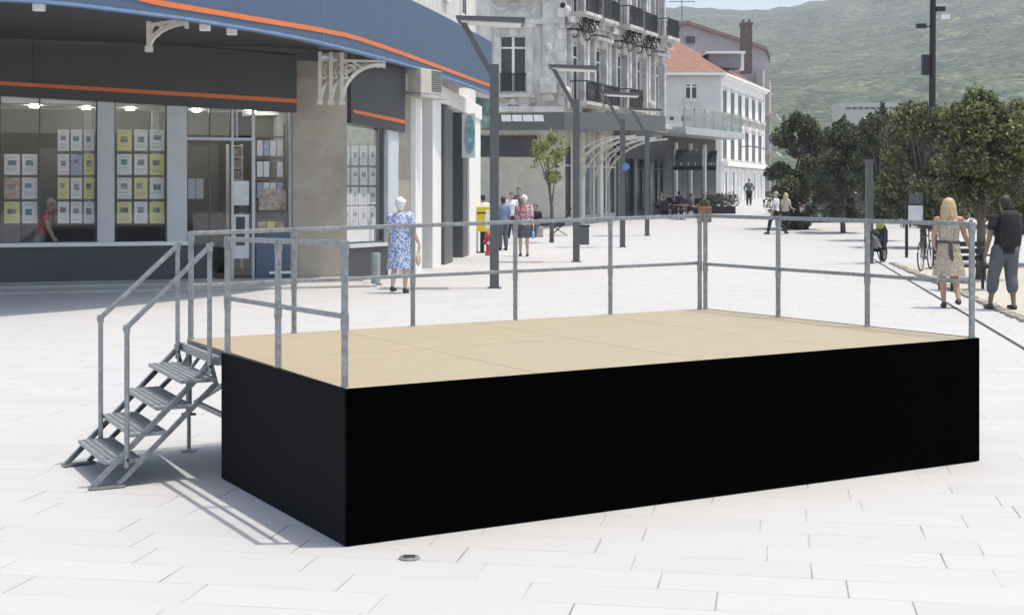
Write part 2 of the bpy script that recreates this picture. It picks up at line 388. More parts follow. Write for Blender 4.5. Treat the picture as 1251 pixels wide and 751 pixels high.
railing(A, Cc, (417, 336, 274), (rail_z(298, A), rail_z(292, Cc)), (rail_z(388, A), rail_z(364, Cc)))

# ------------------------------------------------------------------ stairs
st = thing('stage_stairs', 'open galvanised steel stairs with four treads and two sloping handrails at the stage end', 'stairs', tuple(((Cc + D) / 2 * Vector((1, 1, 0)))[:]))
fN, fF = G(113, 598), G(81, 570)
tN = Vector((Cc.x, Cc.y, 0)); tF = Vector((D.x, D.y, 0))
for k_, (foot, top, tz, px0, px1) in enumerate(((fN, Cc + nL * .03 + vS * .03, zC, 155, 256), (fF, D + nL * .03, zD, 123, 217))):
    f0 = Vector((foot.x, foot.y, .02)); t0 = Vector((top.x, top.y, tz - .03))
    d2 = (t0 - f0); hd = Vector((d2.x, d2.y, 0)).normalized()
    mb = MB(); mb.bar(f0, t0, .022, .034); mb.build('stringer', m_galv, st, bevel=.003)
    off = hd * .155; mb = MB(); mb.bar(f0 + off, t0 - Vector((0, 0, .155)), .022, .03); mb.build('stringer', m_galv, st, bevel=.003)
    mb = MB(); mb.bar(f0 - hd * .02 - Vector((0, 0, .008)), f0 + hd * .19 - Vector((0, 0, .008)), .07, .014); mb.build('foot', m_galv, st)
    mb = MB(); mb.bar(t0 - hd * .05, t0 + Vector((0, 0, -.16)) - hd * .01, .024, .024); mb.build('strut', m_galv, st)
    lo_t = P(px0, 400 if k_ == 0 else 388, (f0 + d2 * .22).y); hi_t = P(px1, 301 if k_ == 0 else 300, (f0 + d2 * .93).y)
    lo_b = Vector((lo_t.x, lo_t.y, (f0 + d2 * .20).z)); hi_b = Vector((hi_t.x, hi_t.y, (f0 + d2 * .93).z))
    ax_ = (hi_t - lo_t).normalized()
    mb = MB(); mb.bar(lo_t - ax_ * .025, hi_t + ax_ * .03, .028, .028); hr = mb.build('handrail', m_galv, st, bevel=.004)
    for b_, t_ in ((lo_b, lo_t), (hi_b, hi_t)):
        mb = MB(); mb.bar(b_ - Vector((0, 0, .05)), t_, .027, .027); mb.build('post', m_galv, hr, bevel=.003)
        mb = MB(); mb.bar(t_ - Vector((0, 0, .03)), t_ + Vector((0, 0, .018)), .034, .034); mb.build('end_cap', m_galvd, hr)
        sd_ = Vector((ax_.y, -ax_.x, 0)).normalized(); mb = MB(); mb.tube([b_ - sd_ * .024, b_ + sd_ * .024], .009, 8); mb.build('bolt', m_black, hr)
mb = MB(); p_, q_ = Cc + nL * .03, D + nL * .03; mb.bar(p_ + Vector((0, 0, -.05)), q_ + Vector((0, 0, -.05)), .03, .055); mb.build('hook_beam', m_galvd, st)
for k_ in (.25, .5, .75):
    a_ = p_.lerp(q_, k_); mb = MB(); mb.bar(a_ + Vector((0, 0, -.07)), a_ + nL * .10 + Vector((0, 0, -.2)), .02, .02); mb.build('strut', m_galvd, st)
for i in range(1, 5):
    k = (i * .16) / .80 - .03
    a_ = fN.lerp(tN + nL * .03, k); b_ = fF.lerp(tF + nL * .03, k); a_.z = b_.z = .155 * i + .012
    dv = (b_ - a_).normalized(); hd = -nL
    mb = MB(); q = [a_ + dv * .01 - hd * .06, a_ + dv * .01 + hd * .17, b_ - dv * .01 + hd * .17, b_ - dv * .01 - hd * .06]
    mb.hexa([p - Vector((0, 0, .024)) for p in q] + q); tr_ = mb.build('tread', m_galvd, st, bevel=.003)
    mb = MB(); [mb.bar(q[0].lerp(q[1], e_) + Vector((0, 0, .002)) + dv * .02, q[3].lerp(q[2], e_) + Vector((0, 0, .002)) - dv * .02, .008, .006) for e_ in (.15, .32, .5, .68, .85)]; mb.build('grip_ribs', m_galv, tr_)

# ------------------------------------------------------------------ shop building with blue canopy
w1 = Wall((X(0, 27.3), 27.3), (X(420, 29.5), 29.5))
LW = w1.u
w2 = Wall((X(420, 29.52), 29.52), (X(508, 32.2), 32.2))
shop = thing('corner_shop_building', 'corner building with charcoal shopfronts, concrete pillars and big display windows under a curved blue canopy', 'building', tuple(w1.p(LW(200), 0)))
m_char = M('charcoal_panel', (.062, .063, .066), .55, 0, .08, .8)
m_conc = M('rough_concrete', (.36, .32, .25), .85, 0, .25, 1.1, .15, col2=(.43, .39, .32))
m_bluef = M('blue_fascia', (.062, .104, .172), .5, 0, .05, 1, stretch=(6, 6, .2))
m_orange = M('orange_stripe', (.68, .17, .045), .5, 0, .04)
m_pwhite = M('pale_blue_frame', (.52, .56, .57), .5, 0, .05)
m_int = M('interior_grey', (.27, .285, .30), .8, 0, .1, 1); m_intd = M('interior_dark', (.075, .078, .085), .8, 0, .15, 1)
m_stone = M('grey_plinth_stone', (.42, .41, .40), .85, 0, .14, 2.5, .1)
# fascia panel with orange stripe
mb = MB()
w1.slant(mb, ((-260, -20), (361, -20), (361, 138), (-260, 103)), .0, .12); fp = mb.build('fascia_panel', m_char, shop)
mb = MB(); w1.slant(mb, ((-260, 84.5), (361, 121.5), (361, 126.5), (-260, 88.5)), .121, .135); mb.build('orange_stripe', m_orange, fp)
mb = MB(); w1.slant(mb, ((40, 40), (361, 67), (361, 68.5), (40, 41.5)), .121, .124); w1.slant(mb, ((40, -20), (41, -20), (41, 112), (40, 112)), .12, .123); mb.build('panel_joint', m_black, fp)
mb = MB(); w1.px(mb, 361, -20, 388, 75, -.05, .09); mb.build('fascia_panel', m_char, shop)
mb = MB(); w2.slant(mb, ((424, 40), (490, 40), (490, 162), (424, 150)), 0, .1); f2 = mb.build('fascia_panel', m_char, shop)
mb = MB(); w2.slant(mb, ((426, 134), (489, 147), (489, 151.5), (426, 138)), .101, .112); mb.build('orange_stripe', m_orange, f2)
# concrete pillars
mb = MB(); w1.px(mb, 357, 74, 423, 343.5, -.3, .06); mb.build('concrete_pillar', m_conc, shop)
mb = MB(); w2.px(mb, 485, 60, 508, 336, -.3, .05); mb.build('concrete_pillar', m_conc, shop)
# upper wall and the back of the shop
up_w = MB(); w1.slab(up_w, LW(-260), LW(420), w1.z(200, -20), 11.5, -.3, -.02); w2.slab(up_w, w2.u(421), w2.L, w1.z(200, -20) + .3, 11.5, -.9, -.6); up_w.build('upper_wall', M('upper_render', (.55, .52, .46), .85, 0, .1, 1), shop)
bk = MB(); w1.slab(bk, LW(-260), LW(422), 0, 4.6, -6.2, -6); w2.slab(bk, w2.u(421), w2.L, 0, 4.6, -4.2, -4); bk.build('back_wall', m_int, shop)
for uu in (LW(-260), LW(358)):
    q = MB(); w1.slab(q, uu - .06, uu + .06, .1, 4.4, -6, -.35); q.build('inner_wall', m_int, shop)
q = MB(); w1.slab(q, LW(-260), LW(421), 0.0, .09, -6, -.05); w2.slab(q, w2.u(423), w2.L, 0.0, .09, -4, -.1); q.build('shop_floor', M('shop_floor', (.16, .15, .14), .4, 0, .1), shop)
q = MB(); w1.slab(q, LW(-260), LW(421), 3.5, 3.6, -1.9, -.15); w1.slab(q, LW(-260), LW(421), 3.2, 3.3, -6, -2.05); w2.slab(q, w2.u(423), w2.L, 3.42, 3.5, -4, -.15); q.build('ceiling', m_white, shop)
q = MB(); w1.slab(q, LW(-260), LW(421), 3.0, 3.49, -2.04, -1.92); q.build('bulkhead', M('bulkhead_grey', (.10, .105, .11), .8), shop)
for x_ in (-60, 43, 110, 165, 250, 320, 447):                      # lit ceiling lamps seen through the glass, plus some added to brighten inside
    q = MB(); c = w1.p(LW(x_), 3.455, -.75 - (x_ % 7) * .1) if x_ < 420 else w2.p(w2.u(x_), 3.375, -.8); q.lathe((c.x, c.y, c.z), [(.085, 0), (.085, .04)], 16); q.build('ceiling_lamp', emit('warm_lamp', (1, .98, .93), 30), shop)
q = MB(); w1.slab(q, LW(52), LW(78), .1, 2.7, -2.2, -2.1); q.build('partition', m_intd, shop)
q = MB(); w1.slab(q, LW(246), LW(286), .1, 3.0, -2.3, -2.2); q.build('partition', m_intd, shop)
for a_, b_ in ((-60, 44), (70, 118), (144, 204)): q = MB(); w1.slab(q, LW(a_), LW(b_), .1, 1.22, -1.5, -.95); q.build('display_counter', m_intd, shop)
for a_ in (107, 192): q = MB(); w1.slab(q, LW(a_), LW(a_ + 9), .1, 3.45, -1.1, -1.0); q.build('inner_post', m_pwhite, shop)
# plinth panel and sill
q = MB(); w1.px(q, -260, 302.2, 260, 345, -.2, .05); q.build('plinth_panel', m_char, shop)
q = MB(); w2.px(q, 423.5, 301.5, 486, 340, -.2, .04); q.build('plinth_panel', m_char, shop)
q = MB(); w1.px(q, -260, 297.3, 229, 302.2, -.15, .12); q.build('window_sill', m_white, shop)
q = MB(); w2.px(q, 424, 297, 486, 301.2, -.15, .07); q.build('window_sill', m_pwhite, shop)
# white pilasters between windows
for x0, x1 in ((119, 139.5), (204, 228)):
    q = MB(); w1.px(q, x0, 114, x1, 297.3, -.25, .06); q.build('window_pilaster', m_pwhite, shop)
def shopwin(x0, x1, y0, y1, muls=(), rails=(), w1=w1):
    q = MB(); n0, n1 = -.14, -.06
    w1.px(q, x0, y0, x0 + 1.6, y1, n0, n1); w1.px(q, x1 - 1.6, y0, x1, y1, n0, n1)
    for mx in muls: w1.px(q, mx - .8, y0, mx + .8, y1, n0, n1)
    w1.px(q, x0, y0, x1, y0 + 2, n0 + .005, n1 - .005); w1.px(q, x0, y1 - 2, x1, y1, n0 + .005, n1 - .005)
    for ry in rails: w1.px(q, x0, ry - 1, x1, ry + 1, n0 + .01, n1 - .01)
    f = q.build('window', m_dkmetal, shop); q = MB(); w1.px(q, x0, y0, x1, y1, -.105, -.097); q.build('pane', m_glass, f); return f
shopwin(-250, 0, 100, 297.3, (-160, -80)); shopwin(-.5, 119, 112, 297.3, (48.5,)); shopwin(139.5, 204, 116, 297.3); shopwin(424, 472, 148, 297, (), (), w2); shopwin(228, 283, 120, 302.2, (257,))
q = MB(); w2.px(q, 472, 155, 485, 340, -.2, .045); q.build('window_pilaster', m_pwhite, shop)
# door zone 283-356
q = MB(); w1.px(q, 283, 120, 286, 343, -.16, -.04); w1.px(q, 308.5, 120, 312, 343, -.16, -.04); w1.px(q, 353.5, 120, 357, 343, -.16, -.04)
w1.px(q, 286, 120, 353.5, 124, -.15, -.05); w1.px(q, 228, 168, 312, 171.5, -.15, -.05); w1.px(q, 289.5, 124, 291, 168, -.15, -.05); dr = q.build('door_frame', m_pwhite, shop)
q = MB(); w1.px(q, 286, 171.5, 308.5, 343, -.105, -.095); dl = q.build('door', m_glass, shop)
q = MB(); w1.px(q, 286, 221, 305, 251, -.09, -.08); w1.px(q, 286, 262, 305, 316, -.09, -.08); q.build('door_notice', M('notice_paper', (.62, .64, .64), .8), dl)
q = MB(); w1.px(q, 289, 265, 300, 300, -.079, -.075); w1.px(q, 292, 253, 304, 259, -.079, -.07); q.build('notice_print', m_intd, dl)
q = MB(); w1.px(q, 312, 124, 353.5, 285, -.105, -.097); q.build('pane', m_glass, dr)
q = MB(); w1.px(q, 313, 285, 354, 344, -.12, .02); bp_ = q.build('blue_panel', m_bluef, shop)
q = MB(); w1.px(q, 328, 331, 355, 334, .06, .09); w1.px(q, 331, 331.5, 333, 333.5, .02, .06); w1.px(q, 350, 331.5, 352, 333.5, .02, .06); q.build('panel_handle', m_white, bp_)
# stone base course
q = MB(); w1.px(q, -260, 345, 262, 349, -.1, .09); q.build('stone_base', m_stone, shop)
q = MB(); w1.px(q, 262, 343, 420, 346, -.1, .10); q.build('stone_base', m_stone, shop)
for i in range(2):
    q = MB(); w1.slab(q, LW(-300), LW(430), 0, .09 - i * .045, .095 + i * .9, .99 + i * .9 + .2 * i)
    tag(q.build('shop_step', m_stone, bevel=.01), kind='structure')

# display boards with sheets behind the glass
m_sheet = {'w': M('sheet_white', (.78, .79, .81), .8, 0, .02), 'y': M('sheet_yellow', (.76, .73, .30), .8, 0, .02), 'b': M('sheet_blue', (.36, .46, .66), .8, 0, .3, 12), 'o': M('sheet_orange', (.74, .26, .07), .8, 0, .2, 9, col2=(.62, .58, .56))}
m_print = M('grey_print', (.42, .42, .43), .9); m_photos = [M('print_photo_a', (.14, .15, .14), .8, 0, .7, 14, col2=(.38, .40, .42)), M('print_photo_b', (.22, .24, .16), .8, 0, .6, 12, col2=(.50, .52, .56)), M('print_photo_c', (.10, .12, .14), .8, 0, .7, 16, col2=(.2, .5, .62))]
rp_ = random.Random(11)
def board(label, cols, rows, colors, n=-.2, name='window_display', w1=w1):
    xm = (cols[0][0] + cols[-1][1]) / 2; c = w1.p(w1.u(xm), w1.z(xm, rows[-1][1]), n)
    t = thing(name, label, 'window display', tuple(c))
    q = MB()
    for x0, x1 in [(cols[0][0] - 1.4, cols[0][0] - .5)] + [(a[1] + .3, b[0] - .3) for a, b in zip(cols, cols[1:])]:
        w1.px(q, (x0 + x1) / 2 - .3, rows[0][0] - 6, (x0 + x1) / 2 + .3, rows[-1][1], n - .012, n - .006)
    for y0, y1 in rows: w1.px(q, cols[0][0] - 1, y1 + .2, cols[-1][1] + 1, y1 + 2.2, n - .014, n - .008)
    q.build('hanging_frame', m_dkmetal, t)
    for r_, (y0, y1) in enumerate(rows):
        for c_, (x0, x1) in enumerate(cols):
            k = colors[r_][c_]; q = MB(); w1.px(q, x0, y0, x1, y1, n, n + .004); s = q.build('sheet', m_sheet[k], t)
            W_, H_ = x1 - x0, y1 - y0; q = MB(); px0 = x0 + W_ * rp_.uniform(.18, .28); py0 = y0 + H_ * rp_.uniform(.24, .34)
            w1.px(q, px0, py0, px0 + W_ * rp_.uniform(.42, .56), py0 + H_ * rp_.uniform(.22, .3), n + .0045, n + .006); q.build('photo', rp_.choice(m_photos), s)
            q = MB()
            for yy in (.10, .16, .66, .72, .78, .84):
                if rp_.random() < .75: w1.px(q, x0 + W_ * .16, y0 + H_ * yy, x0 + W_ * rp_.uniform(.6, .86), y0 + H_ * (yy + .022), n + .0045, n + .0055)
            if q.v: q.build('text_lines', m_print, s)
rw4 = [(158, 184), (188, 213.5), (217, 243), (246.5, 273)]
board('two hanging columns of listing sheets, one orange, in the leftmost window pane', [(5, 24.5), (27, 46)], rw4[1:], ['ww', 'ow', 'yw'])
q_off = [(-74, -56), (-53, -35), (-32, -14)]
board('four rows of listing sheets with a blue one beside the woman in the window', [(71, 85), (87, 101), (103, 116)], rw4, ['www', 'wby', 'ywy', 'www'])
board('four rows of yellow and white listing sheets between the two white window pilasters', [(144, 162), (165, 181.5), (184, 202)], rw4, ['yww', 'wwy', 'wyw', 'ywy'])
board('tall rows of pale listing sheets in the narrow window by the concrete pillar', [(429, 437), (439.5, 447.5), (450, 458.5), (461, 469)], [(178, 202), (205, 226), (229, 250), (253, 276)], ['wwww', 'wwww', 'wwww', 'wwww'], w1=w2)
t = thing('brochure_rack', 'tall brochure rack with pink poster and leaflets behind the shop door glass', 'rack', tuple(w1.p(LW(330), .1, -.3)))
q = MB(); w1.px(q, 314, 150, 316, 285, -.34, -.3); w1.px(q, 350, 150, 352, 285, -.34, -.3)
for yy in (166, 192, 218, 246, 268, 284): w1.px(q, 314, yy, 352, yy + 1.5, -.45, -.29)
q.build('rack_frame', m_dkmetal, t)
q = MB(); w1.px(q, 319, 231, 353, 257, -.28, -.27); q.build('poster', M('pink_poster', (.62, .30, .25), .7, 0, .5, 7, col2=(.68, .62, .58)), t)
for yy, cc in ((168, 'w'), (194, 'w'), (220, 'w')):
    for xx in (317, 325, 333, 342):
        if rp_.random() < .8: q = MB(); w1.px(q, xx, yy + 3, xx + 7, yy + 22, -.30, -.295); q.build('leaflet', m_sheet[rp_.choice('wwwbw')], t)
for xx, kk in ((318, 'o'), (329, 'y'), (340, 'o')): q = MB(); w1.px(q, xx, 271, xx + 10, 283.5, -.29, -.27); q.build('leaflet', m_sheet[kk], t)
t = thing('notice_stand', 'two pale sheets hanging on the dark partition inside the door', 'notice', tuple(w1.p(LW(240), 2, -.3)))
q = MB(); w1.px(q, 232, 218, 241, 243, -.31, -.3); w1.px(q, 242, 218, 251, 243, -.31, -.3); q.build('sheet', M('sheet_bluegrey', (.45, .50, .54), .8), t)
t = thing('magazine_shelf', 'narrow magazine shelf standing just inside the glass shop door', 'shelf', tuple(w1.p(LW(295), .1, -.8)))
q = MB(); w1.px(q, 286, 175, 287.5, 330, -1.1, -.8); w1.px(q, 303, 175, 304.5, 330, -1.1, -.8)
for yy in (176, 190, 204, 218): w1.px(q, 287.5, yy, 303, yy + 1.5, -1.1, -.8)
q.build('shelf_frame', m_white, t)
for yy in (180, 194, 208): q = MB(); w1.px(q, 289, yy, 301, yy + 9.5, -.9, -.85); q.build('magazine', M('magazine_print', (.25, .22, .2), .6, 0, .7, 20, col2=(.6, .5, .4)), t)

# curved blue canopy: plan points follow the bottom edge
zb, zt = 4.5, 5.92
cpx = [(-330, 18.2), (-150, 19.2), (-40, 20.1), (66, None), (150, None), (250, None), (380, None), (487, None), (545, None), (601, None)]
ybot = {66: 4, 150: 13.5, 250: 27, 380: 50, 487: 77, 545: 95, 601: 115}
plan = []
for x, d in cpx:
    d = d or (zb - EYE) * FPX / (HY - ybot[x]); plan.append(Vector((X(x, d), d, 0)))
def smooth_curve(pts, k=8):
    out = []
    for i in range(len(pts) - 1):
        p0, p1, p2, p3 = pts[max(i - 1, 0)], pts[i], pts[i + 1], pts[min(i + 2, len(pts) - 1)]
        for j in range(k):
            t = j / k; out.append(.5 * ((2 * p1) + (p2 - p0) * t + (2 * p0 - 5 * p1 + 4 * p2 - p3) * t * t + (3 * p1 - p0 - 3 * p2 + p3) * t ** 3))
    return out + [pts[-1]]
cur = smooth_curve(plan)
def nrm(i):
    d = cur[min(i + 1, len(cur) - 1)] - cur[max(i - 1, 0)]; n = Vector((d.y, -d.x, 0)).normalized(); return n
canopy = thing('blue_canopy', 'long curved blue canopy with a thin orange stripe over the charcoal shopfront', 'canopy', tuple(cur[len(cur) // 2] * 1.0))
def ribbon(z0, z1, n0, n1, name, mat, parent):
    mb = MB(); rings = []
    for i, p in enumerate(cur):
        n = nrm(i); zz = (z0(i), z1(i)) if callable(z0) else (z0, z1)
        rings.append([p + n * n0 + Vector((0, 0, zz[0])), p + n * n1 + Vector((0, 0, zz[0])), p + n * n1 + Vector((0, 0, zz[1])), p + n * n0 + Vector((0, 0, zz[1]))])
    return mb.loft(rings).build(name, mat, parent)
fas = ribbon(zb, zt, -.12, 0, 'fascia', m_bluef, canopy)
def px_of(p): return CX + p.x / p.y * FPX
ystr = [(-400, -75), (66, -32), (191, 0), (380, 32), (430, 42), (487, 61.5), (601, 104)]
def zstripe(i):
    x = px_of(cur[i])
    for (a, ya), (b, yb) in zip(ystr, ystr[1:]):
        if a <= x <= b + .5: y = ya + (yb - ya) * (x - a) / (b - a); return EYE - (y - HY) / FPX * cur[i].y
    return EYE - (ystr[0][1] - HY) / FPX * cur[i].y
ribbon(lambda i: zstripe(i) - .085, lambda i: zstripe(i), .002, .012, 'orange_stripe', m_orange, fas)
ribbon(zb - .012, zb + .03, -.16, .012, 'edge_trim', M('blue_trim', (.16, .25, .40), .5), fas)
q = MB()
for x_ in (430,):
    i = min(range(len(cur)), key=lambda i: abs(px_of(cur[i]) - x_ + 30)); p = cur[i]; n = nrm(i)
    q.bar(p + n * .006 + Vector((0, 0, zb + .04)), p + n * .006 + Vector((0, 0, zt)), .012, .008)
q.build('panel_joint', M('joint_pale', (.3, .36, .45), .6), fas)
# roof slab between curve and wall
mb = MB(); rings = []
for p in cur[:]:
    k = min(max((Vector((p.x, p.y)) - w1.a).dot(w1.d), LW(-400)), LW(498)); inner = w1.p(k, 0, .14)
    if p.y > 29.5: inner = Vector((p.x - 1.6, p.y + .4, 0))
    o_ = p + Vector((.0, .13, 0))
    rings.append([o_ + Vector((0, 0, zb + .18)), o_ + Vector((0, 0, zb + .34)), inner + Vector((0, 0, zb + .34)), inner + Vector((0, 0, zb + .18))])
ks = next(i for i, p in enumerate(cur) if px_of(p) > 470)
mb.loft(rings[:ks + 1]).build('soffit', m_char, canopy); MB().loft(rings[ks:]).build('soffit', M('soffit_cream', (.55, .52, .45), .8, 0, .08, 1), canopy)
q = MB()                                             # small spotlights under the edge
for x_, in ((58,), (268,), (306,)):
    i = min(range(len(cur)), key=lambda i: abs(px_of(cur[i]) - x_)); p = cur[i] - nrm(i) * .25
    q = MB(); q.box((p.x, p.y, zb - .10), .16, .12, .2); q.build('spotlight', m_white, canopy, bevel=.01)

def bracket(label, base_px, y0, y1, tip, dt, ribs, db):
    wl = w1; u = wl.u(base_px); p0 = P(base_px, y0, db); p1 = P(base_px, y1, db)
    tip = P(tip[0], tip[1], dt); t = thing('canopy_bracket', label, 'bracket', tuple(p1))
    for k in range(ribs):
        off = wl.p(u + .22 * k, 0) - wl.p(u, 0); a, b, c = p0 + off, p1 + off, tip + off * .55; top = Vector((a.x, a.y, min(max(a.z, c.z), 4.48)))
        mb = MB(); mb.bar(b, top + Vector((0, 0, .1)), .07, .07); mb.bar(b - Vector((0, 0, .05)), b + Vector((0, 0, .04)), .11, .11); mb.build('upright', m_cream, t)
        mb = MB(); hz = Vector((c.x, c.y, c.z)) - Vector((b.x, b.y, c.z)); H = c.z - b.z; pts = []
        for j in range(13):
            g = j / 12 * math.pi / 2; pts.append(b + hz * (1 - math.cos(g)) * .96 + Vector((0, 0, H * math.sin(g) * .93)))
        for i_ in range(12): mb.bar(pts[i_], pts[i_ + 1] + (pts[i_ + 1] - pts[i_]) * .06, .05, .075)
        mb.build('arch', m_cream, t)
        mb = MB(); i0 = b + Vector((0, 0, H * .95)); mb.bar(i0, c + Vector((0, 0, .02)), .05, .05)
        for g, h in ((.35, 5), (.62, 8)): mb.bar(b + Vector((0, 0, H * .55)) if h == 5 else i0 + hz * .25, pts[h], .035, .035)
        n_ = 20; cc = b + hz * .2 + Vector((0, 0, H * .72)); hn = hz.normalized(); rr_ = hz.length * .12
        mb.tube([cc + hn * math.cos(s * 2 * math.pi / n_) * rr_ + Vector((0, 0, math.sin(s * 2 * math.pi / n_) * rr_)) for s in range(n_)], .018, 6, True)
        mb.bar(c - Vector((0, 0, .12)), c + Vector((0, 0, .04)), .06, .06); mb.build('scroll_work', m_cream, t)
bracket('single cream iron bracket on the charcoal fascia below the blue canopy', 182, 12, 60, (228, 26), 23.2, 1, 23.6)
bracket('double cream iron bracket on the concrete pillar below the blue canopy', 391, 58, 125, (455, 76), 29.6, 3, 28.7)

# white arcade building wing receding beyond the shop
w3 = Wall((X(506, 32.0), 32.0), (X(583, 44.0), 44.0))
m_ww = M('white_render', (.76, .75, .72), .7, 0, .05, 2)
wing = thing('white_corner_building', 'white fronted building with grey columns beyond the blue canopy end', 'building', tuple(w3.p(w3.L / 2, 0)))
q = MB(); w3.slab(q, 0, w3.L, 4.3, 12.5, -.5, -.05); q.build('upper_wall', M('upper_white', (.62, .60, .56), .8, 0, .1, 1.5), wing)
for x_ in (520, 545, 566):
    u_ = w3.u(x_); q = MB(); w3.slab(q, u_ - .5, u_ + .5, 6.7, 9.3, -.06, .03); f = q.build('window', m_white, wing)
    q = MB(); w3.slab(q, u_ - .4, u_ - .04, 6.8, 9.2, .031, .036); w3.slab(q, u_ + .04, u_ + .4, 6.8, 9.2, .031, .036); q.build('pane', M('dark_pane', (.04, .045, .05), .12, 0, .3, 3), f)
q = MB(); w3.slab(q, 0, w3.L, 0, 4.3, -.9, -.7); q.build('back_wall', M('beige_wall', (.42, .38, .31), .8, 0, .1), wing)
for x0, x1, m_, n0, n1, y0 in ((505, 513, m_ww, -.4, .05, 128), (517, 526, M('dark_pane', (.04, .045, .05), .12), -.5, -.4, 152), (526.5, 537, m_ww, -.4, .04, 135), (537.5, 547.5, m_dkmetal, -.2, .12, 131), (563, 568.5, m_dkmetal, -.3, .06, 140), (569, 583, m_ww, -.5, .1, 125)):
    q = MB(); w3.slab(q, w3.u(x0), w3.u(x1), 0, 4.3 if m_ is m_ww else w3.z(x0, y0), n0, n1); q.build('column', m_, wing)
q = MB(); w3.slab(q, w3.u(548), w3.u(563), 0, 3.9, -.6, -.5); q.build('door', M('dark_door', (.06, .062, .07), .4, 0, .1), wing)
q = MB(); w3.slab(q, -.3, w3.L + .05, 4.0, 4.4, -.3, .14); q.build('lintel', m_ww, wing)
# teal oval hanging sign
t = thing('oval_shop_sign', 'teal oval shop sign on a white backing between grey columns', 'sign', tuple(w3.p(w3.u(559), 3.2, .1)))
c = w3.p(w3.u(559), w3.z(559, 165), .30); q = MB(); q.box((c.x, c.y + .04, c.z - .62), .36, .04, 1.2); q.build('backing', m_white, t)
q = MB(); rings = []
for yy in (-.02, .0): rings.append([Vector((c.x + .04 + .13 * math.cos(a * math.pi / 12), c.y + yy, c.z + .52 * math.sin(a * math.pi / 12))) for a in range(24)])
q.loft(rings).build('oval', M('teal_sign', (.10, .36, .42), .4, 0, .3, 6, col2=(.35, .62, .66)), t)
# wall mounted cooling unit
t = thing('wall_air_conditioner', 'beige air conditioner box on a ledge under the blue canopy', 'air conditioner', tuple(w1.p(LW(505), 3.7, .1)))
wa = w1; q = MB(); w2.px(q, 494, 86, 520, 116, .06, .42); q.build('casing', M('beige_casing', (.50, .47, .40), .6, 0, .1), t, bevel=.02)
q = MB()
for k in range(10): w2.px(q, 507, 88 + k * 2.6, 519, 89.5 + k * 2.6, .42, .432)
q.build('grille', m_dkmetal, t)
q = MB(); w2.px(q, 490, 117, 524, 121, .05, .5); q.build('ledge', m_stone, t)

# ------------------------------------------------------------------ ornate apartment building
m_old = M('weathered_stone', (.53, .505, .45), .9, 0, .30, 1.4, .25, col2=(.72, .70, .65), stretch=(1, 1, .35), detail=10)
m_trim = M('carved_stone', (.68, .665, .63), .9, 0, .42, 2.2, .3, col2=(.70, .685, .65))
m_dpane = M('dark_pane', (.04, .045, .05), .12)
wh1 = Wall((X(540, 66), 66), (X(690, 66), 66)); wh2 = Wall((X(691, 66.05), 66.05), (X(816, 79), 79))
hs = thing('ornate_stone_building', 'weathered grey ornate stone apartment building with iron balconies above a dark marquee', 'building', (X(690, 66), 68, gz(66)))
def winunit(wl, par, u0, u1, z0, z1, glassm=None, depth=-.18, mull=True):
    q = MB(); wl.slab(q, u0, u0 + .07, z0, z1, depth, depth + .1); wl.slab(q, u1 - .07, u1, z0, z1, depth, depth + .1)
    um = (u0 + u1) / 2; wl.slab(q, um - .06, um + .06, z0 + .06, z1, depth + .01, depth + .11)
    wl.slab(q, u0 + .07, um - .06, z1 - .08, z1, depth, depth + .1); wl.slab(q, um + .06, u1 - .07, z1 - .08, z1, depth, depth + .1)
    zz = z0 + (z1 - z0) * .78; wl.slab(q, u0 + .07, um - .06, zz - .04, zz + .04, depth + .005, depth + .095); wl.slab(q, um + .06, u1 - .07, zz - .04, zz + .04, depth + .005, depth + .095)
    wl.slab(q, u0, u1, z0, z0 + .06, depth - .005, depth + .105)
    f = q.build('window', m_white, par); q = MB(); wl.slab(q, u0 + .02, u1 - .02, z0 + .02, z1 - .02, depth + .03, depth + .04); q.build('pane', glassm or m_dpane, f); return f
def balcony(wl, par, u0, u1, z, out=.7, h=.95, corb=True):
    q = MB(); wl.slab(q, u0, u1, z - .16, z, -.02, out); wl.slab(q, u0 + .04, u1 - .04, z - .26, z - .16, -.02, out - .08); s = q.build('balcony', m_trim, par)
    q = MB(); wl.slab(q, u0 + .03, u1 - .03, z + h - .05, z + h, out - .07, out - .02); wl.slab(q, u0 + .03, u1 - .03, z + .08, z + .11, out - .06, out - .03)
    k = u0 + .06; i = 0
    while k < u1 - .05:
        wl.slab(q, k - .02, k + .02, z + .02, z + h - .05, out - .056, out - .034)
        if i % 2 == 0:
            c = wl.p(k + .05, z + h * .55, out - .045); n_ = 8
            q.tube([c + Vector((wl.d.x, wl.d.y, 0)) * math.cos(a * 2 * math.pi / n_) * .055 + Vector((0, 0, math.sin(a * 2 * math.pi / n_) * .15)) for a in range(n_)], .014, 4, True)
        k += .11; i += 1
    for uu in (u0 + .03, u1 - .055):
        wl.slab(q, uu, uu + .025, z + h - .05, z + h, .0, out - .07)
        for nn in (.12, .28, .44): 
            if nn < out - .1: wl.slab(q, uu, uu + .02, z, z + h - .05, nn, nn + .022)
    q.build('railing', m_black, s)
    if corb:
        for uu in (u0 + .15, u1 - .35):
            q = MB(); wl.slab(q, uu, uu + .2, z - .75, z - .26, -.02, .22); wl.slab(q, uu, uu + .2, z - .5, z - .262, .2, .48); q.build('corbel', m_trim, par)
def garland(wl, par, u0, u1, z, r=.11, sag=.2):
    q = MB(); n = 9
    for i in range(n):
        k = i / (n - 1); c = wl.p(u0 + (u1 - u0) * k, z - sag * math.sin(math.pi * k), .03); q.ell(c, r * (1.1 - .3 * abs(2 * k - 1)), r * .7, r, 7, 5)
    q.build('carved_garland', m_trim, par)
